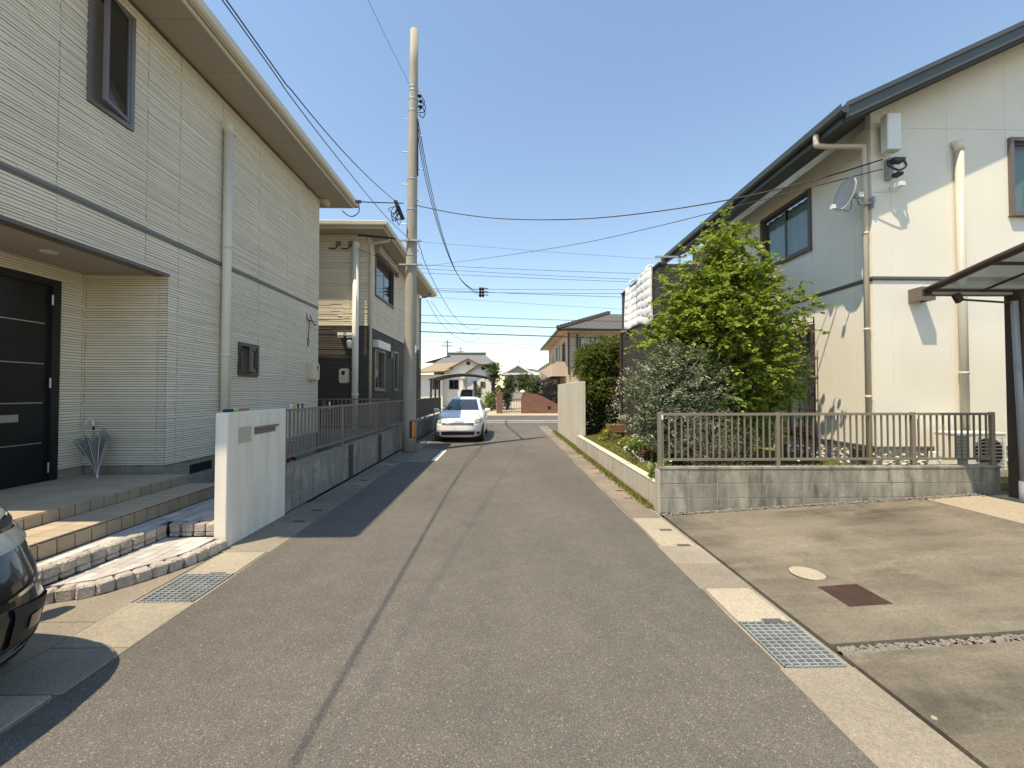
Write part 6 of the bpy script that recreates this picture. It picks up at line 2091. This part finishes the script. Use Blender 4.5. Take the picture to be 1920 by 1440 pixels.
def gable(root, x0, x1, Y, y1, ze, zp, wall, roof, over=.4, th=.12, xm=None, name='roof'):
    """gable facing the camera"""
    xm = (x0 + x1) / 2 if xm is None else xm
    MB().prism([(x0, Y, .0), (x1, Y, .0), (x1, Y, ze), (xm, Y, zp), (x0, Y, ze)], (0, y1 - Y, 0)).part('wall', wall, root)
    sl = (zp - ze) / (xm - x0); sr = (zp - ze) / (x1 - xm)
    a = MB().slab([(x0 - over, Y - over, ze - sl * over + .1), (xm, Y - over, zp + .1), (xm, y1 + over, zp + .1), (x0 - over, y1 + over, ze - sl * over + .1)], th)
    o = a.part(name, roof, root)
    MB().slab([(xm, Y - over, zp + .1), (x1 + over, Y - over, ze - sr * over + .1), (x1 + over, y1 + over, ze - sr * over + .1), (xm, y1 + over, zp + .1)], th).part(name, roof, root)
    return o


# white bungalow behind the carport
hb = thing('bungalow', 'white walled bungalow with tan tiled roof beyond the street', 'house', (-5, 46, .02))
YB = 45.0
def X_(px, Y): return on_y(px, 735, Y).x
def Z_(py, Y): return on_y(945, py, Y).z
gable(hb, X_(832, YB), X_(924, YB), YB, YB + 7, Z_(697, YB), Z_(674, YB), M['white_wall'], M['roof_tan'], .5)
MB().box(X_(788, YB), X_(832, YB) - .01, YB - .8, YB + 8, 0, Z_(703, YB)).part('wall', M['white_wall'], hb)
MB().slab([(X_(778, YB), YB - 1.6, Z_(700, YB)), (X_(832, YB) + .3, YB - 1.6, Z_(697, YB)), (X_(878, YB), YB + 3.5, Z_(674, YB)), (X_(805, YB), YB + 3.5, Z_(678, YB))], .12).part('roof', M['roof_tan'], hb)
gable(hb, X_(878, YB) , X_(924, YB) + .05, YB - 1.2, YB + 4, Z_(700, YB), Z_(684, YB - 1), M['white_wall'], M['roof_tan'], .4)
PB = Pl((0, YB, 0), (1, 0, 0), (0, -1, 0))
PB2 = Pl((0, YB - .8, 0), (1, 0, 0), (0, -1, 0))
PB3 = Pl((0, YB - 1.2, 0), (1, 0, 0), (0, -1, 0))
simple_window(hb, PB2, X_(807, YB - .8), X_(822, YB - .8), Z_(730, YB), Z_(712, YB))
simple_window(hb, PB, X_(842, YB), X_(860, YB), Z_(730, YB), Z_(712, YB))
MB().pbox(PB, X_(868, YB), X_(877, YB), .3, Z_(713, YB), 0, .06).part('door', M['lace'], hb)
simple_window(hb, PB3, X_(901, YB - 1), X_(910, YB - 1), Z_(726, YB), Z_(716, YB))
MB().pbox(PB3, X_(888, YB - 1), X_(894, YB - 1), .3, Z_(715, YB), 0, .05).part('door', M['wood_dark'], hb)
for px, py, pl_w in ((878, 681, PB), (906, 690, PB3)):
    yb_ = pl_w.O.y
    MB().pbox(pl_w, X_(px, yb_) - .2, X_(px, yb_) + .2, Z_(py, yb_) - .2, Z_(py, yb_) + .15, 0, .05).part('gable_vent', M['wood_dark'], hb)
MB().box(X_(866, YB), X_(890, YB), YB - 1.1, YB, Z_(710, YB), Z_(707, YB)).part('porch_roof', M['white_wall'], hb)
# old dark timber house behind
ho = thing('timber_house', 'old grey roofed timber house rising behind the bungalow', 'house', (-6, 62, .02))
YO = 58.0
MB().box(X_(812, YO), X_(926, YO), YO + .5, YO + 8, 0, Z_(683, YO)).part('wall', M['wood_dark'], ho)
zr_, ze_ = Z_(660, YO), Z_(683, YO)
xl, xr = X_(833, YO), X_(907, YO)
MB().slab([(X_(812, YO), YO - .5, ze_), (X_(931, YO), YO - .5, ze_), (xr, YO + 4.5, zr_), (xl, YO + 4.5, zr_)], .15).part('roof', M['roof_grey'], ho)
MB().slab([(xl, YO + 4.5, zr_), (xr, YO + 4.5, zr_), (X_(931, YO), YO + 9.5, ze_), (X_(812, YO), YO + 9.5, ze_)], .15).part('roof', M['roof_grey'], ho)
MB().slab([(X_(931, YO), YO - .5, ze_), (X_(931, YO), YO + 9.5, ze_), (xr, YO + 4.6, zr_), (xr, YO + 4.4, zr_)], .15).part('roof', M['roof_grey'], ho)
MB().slab([(X_(812, YO), YO - .5, ze_), (xl, YO + 4.4, zr_), (xl, YO + 4.6, zr_), (X_(812, YO), YO + 9.5, ze_)], .15).part('roof', M['roof_grey'], ho)
MB().box(xl - .2, xr + .1, YO + 4.3, YO + 4.7, zr_ - .1, zr_ + .35).part('ridge', M['roof_slate'], ho)
MB().prism([(xl + .4, YO + 3.2, ze_ + .4), (xl - 3.0, YO + 1.2, ze_ + .25), (xl - 3.0, YO + 1.2, ze_ + .35), (xl + .4, YO + 3.2, zr_ - .2)], (.0, .2, 0)).part('gable_board', M['wood_dark'], ho)
# far white trimmed gable house
hg = thing('gable_house', 'distant grey house with white trimmed gable', 'house', (1, 72, .02))
YG = 70.0
gable(hg, X_(946, YG), X_(996, YG), YG, YG + 9, Z_(700, YG), Z_(685, YG), M['grey_wall'], M['roof_grey'], .5)
for (a, b) in (((X_(941, YG), Z_(702, YG)), (X_(971, YG), Z_(684.5, YG))), ((X_(971, YG), Z_(684.5, YG)), (X_(1000, YG), Z_(701, YG))), ((X_(944, YG), Z_(701.5, YG)), (X_(998, YG), Z_(700.5, YG)))):
    MB().bar((a[0], YG - .58, a[1]), (b[0], YG - .58, b[1]), .12, .3).part('white_trim', M['plastic_white'], hg)
PG = Pl((0, YG, 0), (1, 0, 0), (0, -1, 0))
simple_window(hg, PG, X_(962, YG), X_(982, YG), Z_(712, YG), Z_(704, YG))
simple_window(hg, PG, X_(986, YG), X_(993, YG), Z_(711, YG), Z_(704, YG))
MB().box(X_(990, YG), X_(1040, YG), YG + 1, YG + 9, 0, Z_(702, YG)).part('wall', M['grey_wall'], hg)
MB().slab([(X_(972, YG), YG + .5, Z_(688, YG)), (X_(1030, YG), YG + .5, Z_(701, YG)), (X_(1030, YG), YG + 8, Z_(690, YG)), (X_(976, YG), YG + 8, Z_(684, YG))], .15).part('roof', M['roof_grey'], hg)
MB().tube([(X_(975, YG), YG + 3, Z_(688, YG)), (X_(975, YG), YG + 3, Z_(672, YG))], .04, 5).tube([(X_(972, YG), YG + 3, Z_(675, YG)), (X_(980, YG), YG + 3, Z_(675, YG))], .03, 5).part('roof_antenna', M['cable'], hg)
# tan two storey house across the street, right
ht = thing('tan_house', 'tan two storey house with charcoal hip roof across the street', 'house', (9, 36, .02))
YN, YFAR = 30.3, 43.0
ex, ey = X_(1048, 29.5), 29.5
ez = on_y(1048, 616, ey).z
tx = ex + .75
MB().box(tx, 18, YN, YFAR, 0, ez - .1).part('wall', M['tan_wall'], ht)
ap = on_y(1140, 589, 34.5)
rdx = ap.x
rg = [(ex, ey, ez), (20, ey, ez), (16.5, 34.5, ap.z), (rdx, 34.5, ap.z)]
MB().slab(rg, .18).part('roof', M['roof_brownb'], ht)
MB().slab([(ex, ey, ez), (rdx, 34.5, ap.z), (rdx, 39.3, ap.z), (ex, YFAR + .8, ez)], .18).part('roof', M['roof_brownb'], ht)
MB().slab([(rdx, 39.3, ap.z), (16.5, 39.3, ap.z), (20, YFAR + .8, ez), (ex, YFAR + .8, ez)], .18).part('roof', M['roof_brownb'], ht)
MB().slab([(rdx, 34.5, ap.z), (16.5, 34.5, ap.z), (16.5, 39.3, ap.z), (rdx, 39.3, ap.z)], .1).part('roof', M['roof_brownb'], ht)
rb = MB()
for i in range(16):
    t = i / 15
    p_ = Vector((ex, ey, ez)).lerp(Vector((rdx, 34.5, ap.z)), t)
    rb.obox(p_ + Vector((0, 0, .12)), (.34, .34, .22))
rb.part('hip_ridge', M['roof_slate'], ht)['kind'] = 'stuff'
MB().box(ex - .08, 20, ey - .12, ey + .02, ez - .16, ez - .02).box(ex - .12, ex + .02, ey, YFAR + .8, ez - .16, ez - .02).part('roof_gutter', M['black'], ht)
MB().box(ex, 20, ey + .05, YN, ez - .16, ez - .12).box(ex + .05, tx, YN, YFAR + .7, ez - .16, ez - .12).part('soffit_board', M['tan_wall'], ht)
PT = Pl((0, YN, 0), (1, 0, 0), (0, -1, 0))
PTW = Pl((tx, 0, 0), (0, 1, 0), (-1, 0, 0))
simple_window(ht, PT, on_y(1087, 650, YN).x, on_y(1128, 650, YN).x, on_y(1100, 660, YN).z, on_y(1100, 632, YN).z, M['black'], 'lace')
MB().tube([(tx + .1, YN - .1, ez - .2), (tx + .1, YN - .1, 3)], .06, 6).tube([(tx + .75, YN - .1, ez - .3), (tx + .75, YN - .1, 3)], .07, 6).part('drain_pipe', M['black'], ht)
for (ya, yb) in ((31.3, 32.6), (34.5, 36.5)):
    simple_window(ht, PTW, ya, yb, 3.5, 5.6, M['frame_brown'])
bz = on_x(1050, 660, tx - 1.0).z
MB().box(tx - 1.1, tx - .95, YN + .4, YFAR - .5, 2.9, 4.0).box(tx - .95, tx, YN + .4, YN + .55, 2.9, 4.0).box(tx - .95, tx, YN + .55, YFAR - .5, 2.9, 3.05).part('balcony', M['tan_wall'], ht)
MB().box(tx - 1.16, tx - .9, YN + .35, YFAR - .5, 4.0, 4.08).part('balcony_rail', M['trim_grey'], ht)
mm = MB().box(-.02, .02, -.02, .02, 0, .4).mesh('rail_post', M['black'])
for k in range(6): inst('rail_post', mm, ht, (tx - 1.02, YN + .6 + k * 2.2, 4.08))
MB().slab([(tx - 1.9, YN + 1.5, 2.55), (tx, YN + 1.5, 3.0), (tx, YN + 6, 3.0), (tx - 1.9, YN + 6, 2.55)], .15).part('porch_roof', M['roof_brownb'], ht)
MB().box(tx - 1.7, tx - 1.6, YN + 1.6, YN + 1.7, 0, 2.5).part('porch_post', M['wood_dark'], ht)
lt = thing('lattice_screen', 'black lattice screen by the porch of the tan house', 'lattice', (tx - 1.1, YN + 1.2, .02))
for k in range(14):
    z_ = .9 + k * .13
    MB().bar((tx - 1.9, YN + 1.2, z_ - .5), (tx - .4, YN + 1.2, z_ + .6), .02, .04).part('lath', M['black'], lt)
    MB().bar((tx - 1.9, YN + 1.24, z_ + .6), (tx - .4, YN + 1.24, z_ - .5), .02, .04).part('lath', M['black'], lt)

# trees and hedges beyond the street
def far_tree(label, px, Y, ptop, pbot, wpx, mt, seed, n=220, name='garden_tree', cat='tree', layers=4):
    c_ = on_y(px, pbot, Y)
    zt_ = on_y(px, ptop, Y).z
    rx = wpx / 2 / FPX * Y
    zb = max(.05, c_.z)
    bl = []
    r = random.Random(seed)
    for k in range(layers):
        t = (k + .6) / layers
        z_ = zb + (zt_ - zb) * t
        for j in range(3):
            a = r.uniform(0, 6.28)
            q = rx * r.uniform(.2, .62)
            bl.append((c_.x + q * math.cos(a), Y + q * math.sin(a), z_, rx * .55, rx * .5, (zt_ - zb) / layers * .55, 1))
    return tree(name, label, (c_.x, Y, .05), bl, n, 7, .35, .16, .11, mt, seed, 'oval', cat=cat, shell=.3, group='plants beyond the street', nb=12, r0=.06, upw=.1,
                trunk=[((c_.x, Y, .03), (c_.x, Y, zb + (zt_ - zb) * .5), .07, .04)])
far_tree('layered garden pine beside the far carport', 927, 38, 684, 714, 26, M['leaf_far'], 31, 240)
far_tree('cloud pruned tree left of centre behind the iron gate', 953, 40, 708, 735, 26, M['leaf_far'], 32, 260)
far_tree('cloud pruned tree right of centre behind the iron gate', 985, 40, 704, 732, 30, M['leaf_far'], 33, 300)
far_tree('low clipped tree behind the iron gate', 950, 37, 734, 756, 18, M['leaf_dark'], 34, 160)
far_tree('leafy shrub hanging over the far brick wall', 1000, 35.2, 712, 752, 30, M['leaf_far'], 35, 320, 'garden_shrub', 'shrub')
far_tree('dark shrub behind the low end of the brick wall', 1028, 35.2, 722, 766, 40, M['leaf_dark'], 36, 420, 'garden_shrub', 'shrub')
far_tree('bright hedge bush beside the far carport post', 918, 35.5, 740, 768, 16, M['leaf_pale'], 37, 200, 'garden_shrub', 'shrub')
far_tree('thin young bush before the bungalow', 899, 42, 722, 745, 14, M['leaf_pale'], 38, 60, 'garden_shrub', 'shrub')
rs = np_rng(60)
bl = [(x, 110 + rs.random() * 20, 1.2, 5, 3, 1.6 + rs.random() * 1.0, 1) for x in np.arange(-70, 75, 5.0)]
pts, d = crown_points(bl, 2500, rs, .3)
pts[:, 2] = np.maximum(pts[:, 2], .2)
A = sprays(pts, d + np.array([0, 0, .3]), rs, 5, np.full(2500, .8), .9, .7)
o = bpy.data.objects.new('far_trees', leaf_mesh('far_trees', *A, M['leaf_far'], shape='oval'))
link(o); tag(o, 'low band of distant trees along the horizon', 'trees', kind='stuff')
# distant poles
for px, top, Y, l in ((839, 638, 85, 'nearer distant utility pole above the timber house'), (864, 651, 110, 'farther distant utility pole above the timber house')):
    q = on_y(px, top, Y)
    root = thing('utility_pole', l, 'utility pole', (q.x, Y, .02))
    MB().tube([(q.x, Y, .0), (q.x, Y, q.z)], [.2, .13], 8).part('shaft', M['trim_grey'], root)
    MB().box(q.x - 1.2, q.x + 1.0, Y - .06, Y + .06, q.z - 1.3, q.z - 1.15).box(q.x - .8, q.x + .9, Y - .06, Y + .06, q.z - .5, q.z - .38).part('cross_arm', M['trim_grey'], root)
    a_ = Vector((q.x, Y, q.z - 1.1))
    wire('thin wire leaving the ' + l.split(' above')[0], [a_ + Vector((-40, 0, .6)), a_ + Vector((-12, 0, -.3)), a_, a_ + Vector((14, 0, -.4)), a_ + Vector((44, 0, .4))], .02)
# neighbours that only close the horizon at the sides
for (x0, x1, Y, h, l, w_, r_) in ((-34, -22, 40, 3.2, 'plain white house farther left across the street', 'white_wall', 'roof_grey'), (-20.5, -12, 38, 3.0, 'cream bungalow left of the far carport', 'tan_wall', 'roof_grey'), (22, 34, 33, 5.4, 'cream house farther right across the street', 'white_wall', 'roof_brownb')):
    hh = thing('neighbour_house', l, 'house', ((x0 + x1) / 2, Y + 4, .02))
    gable(hh, x0, x1, Y, Y + 9, h, h + 2.2, M[w_], M[r_], .6)
    pn = Pl((0, Y, 0), (1, 0, 0), (0, -1, 0))
    simple_window(hh, pn, x0 + 2, x0 + 4, 1, 2.4); simple_window(hh, pn, x1 - 4, x1 - 2, 1, 2.4)
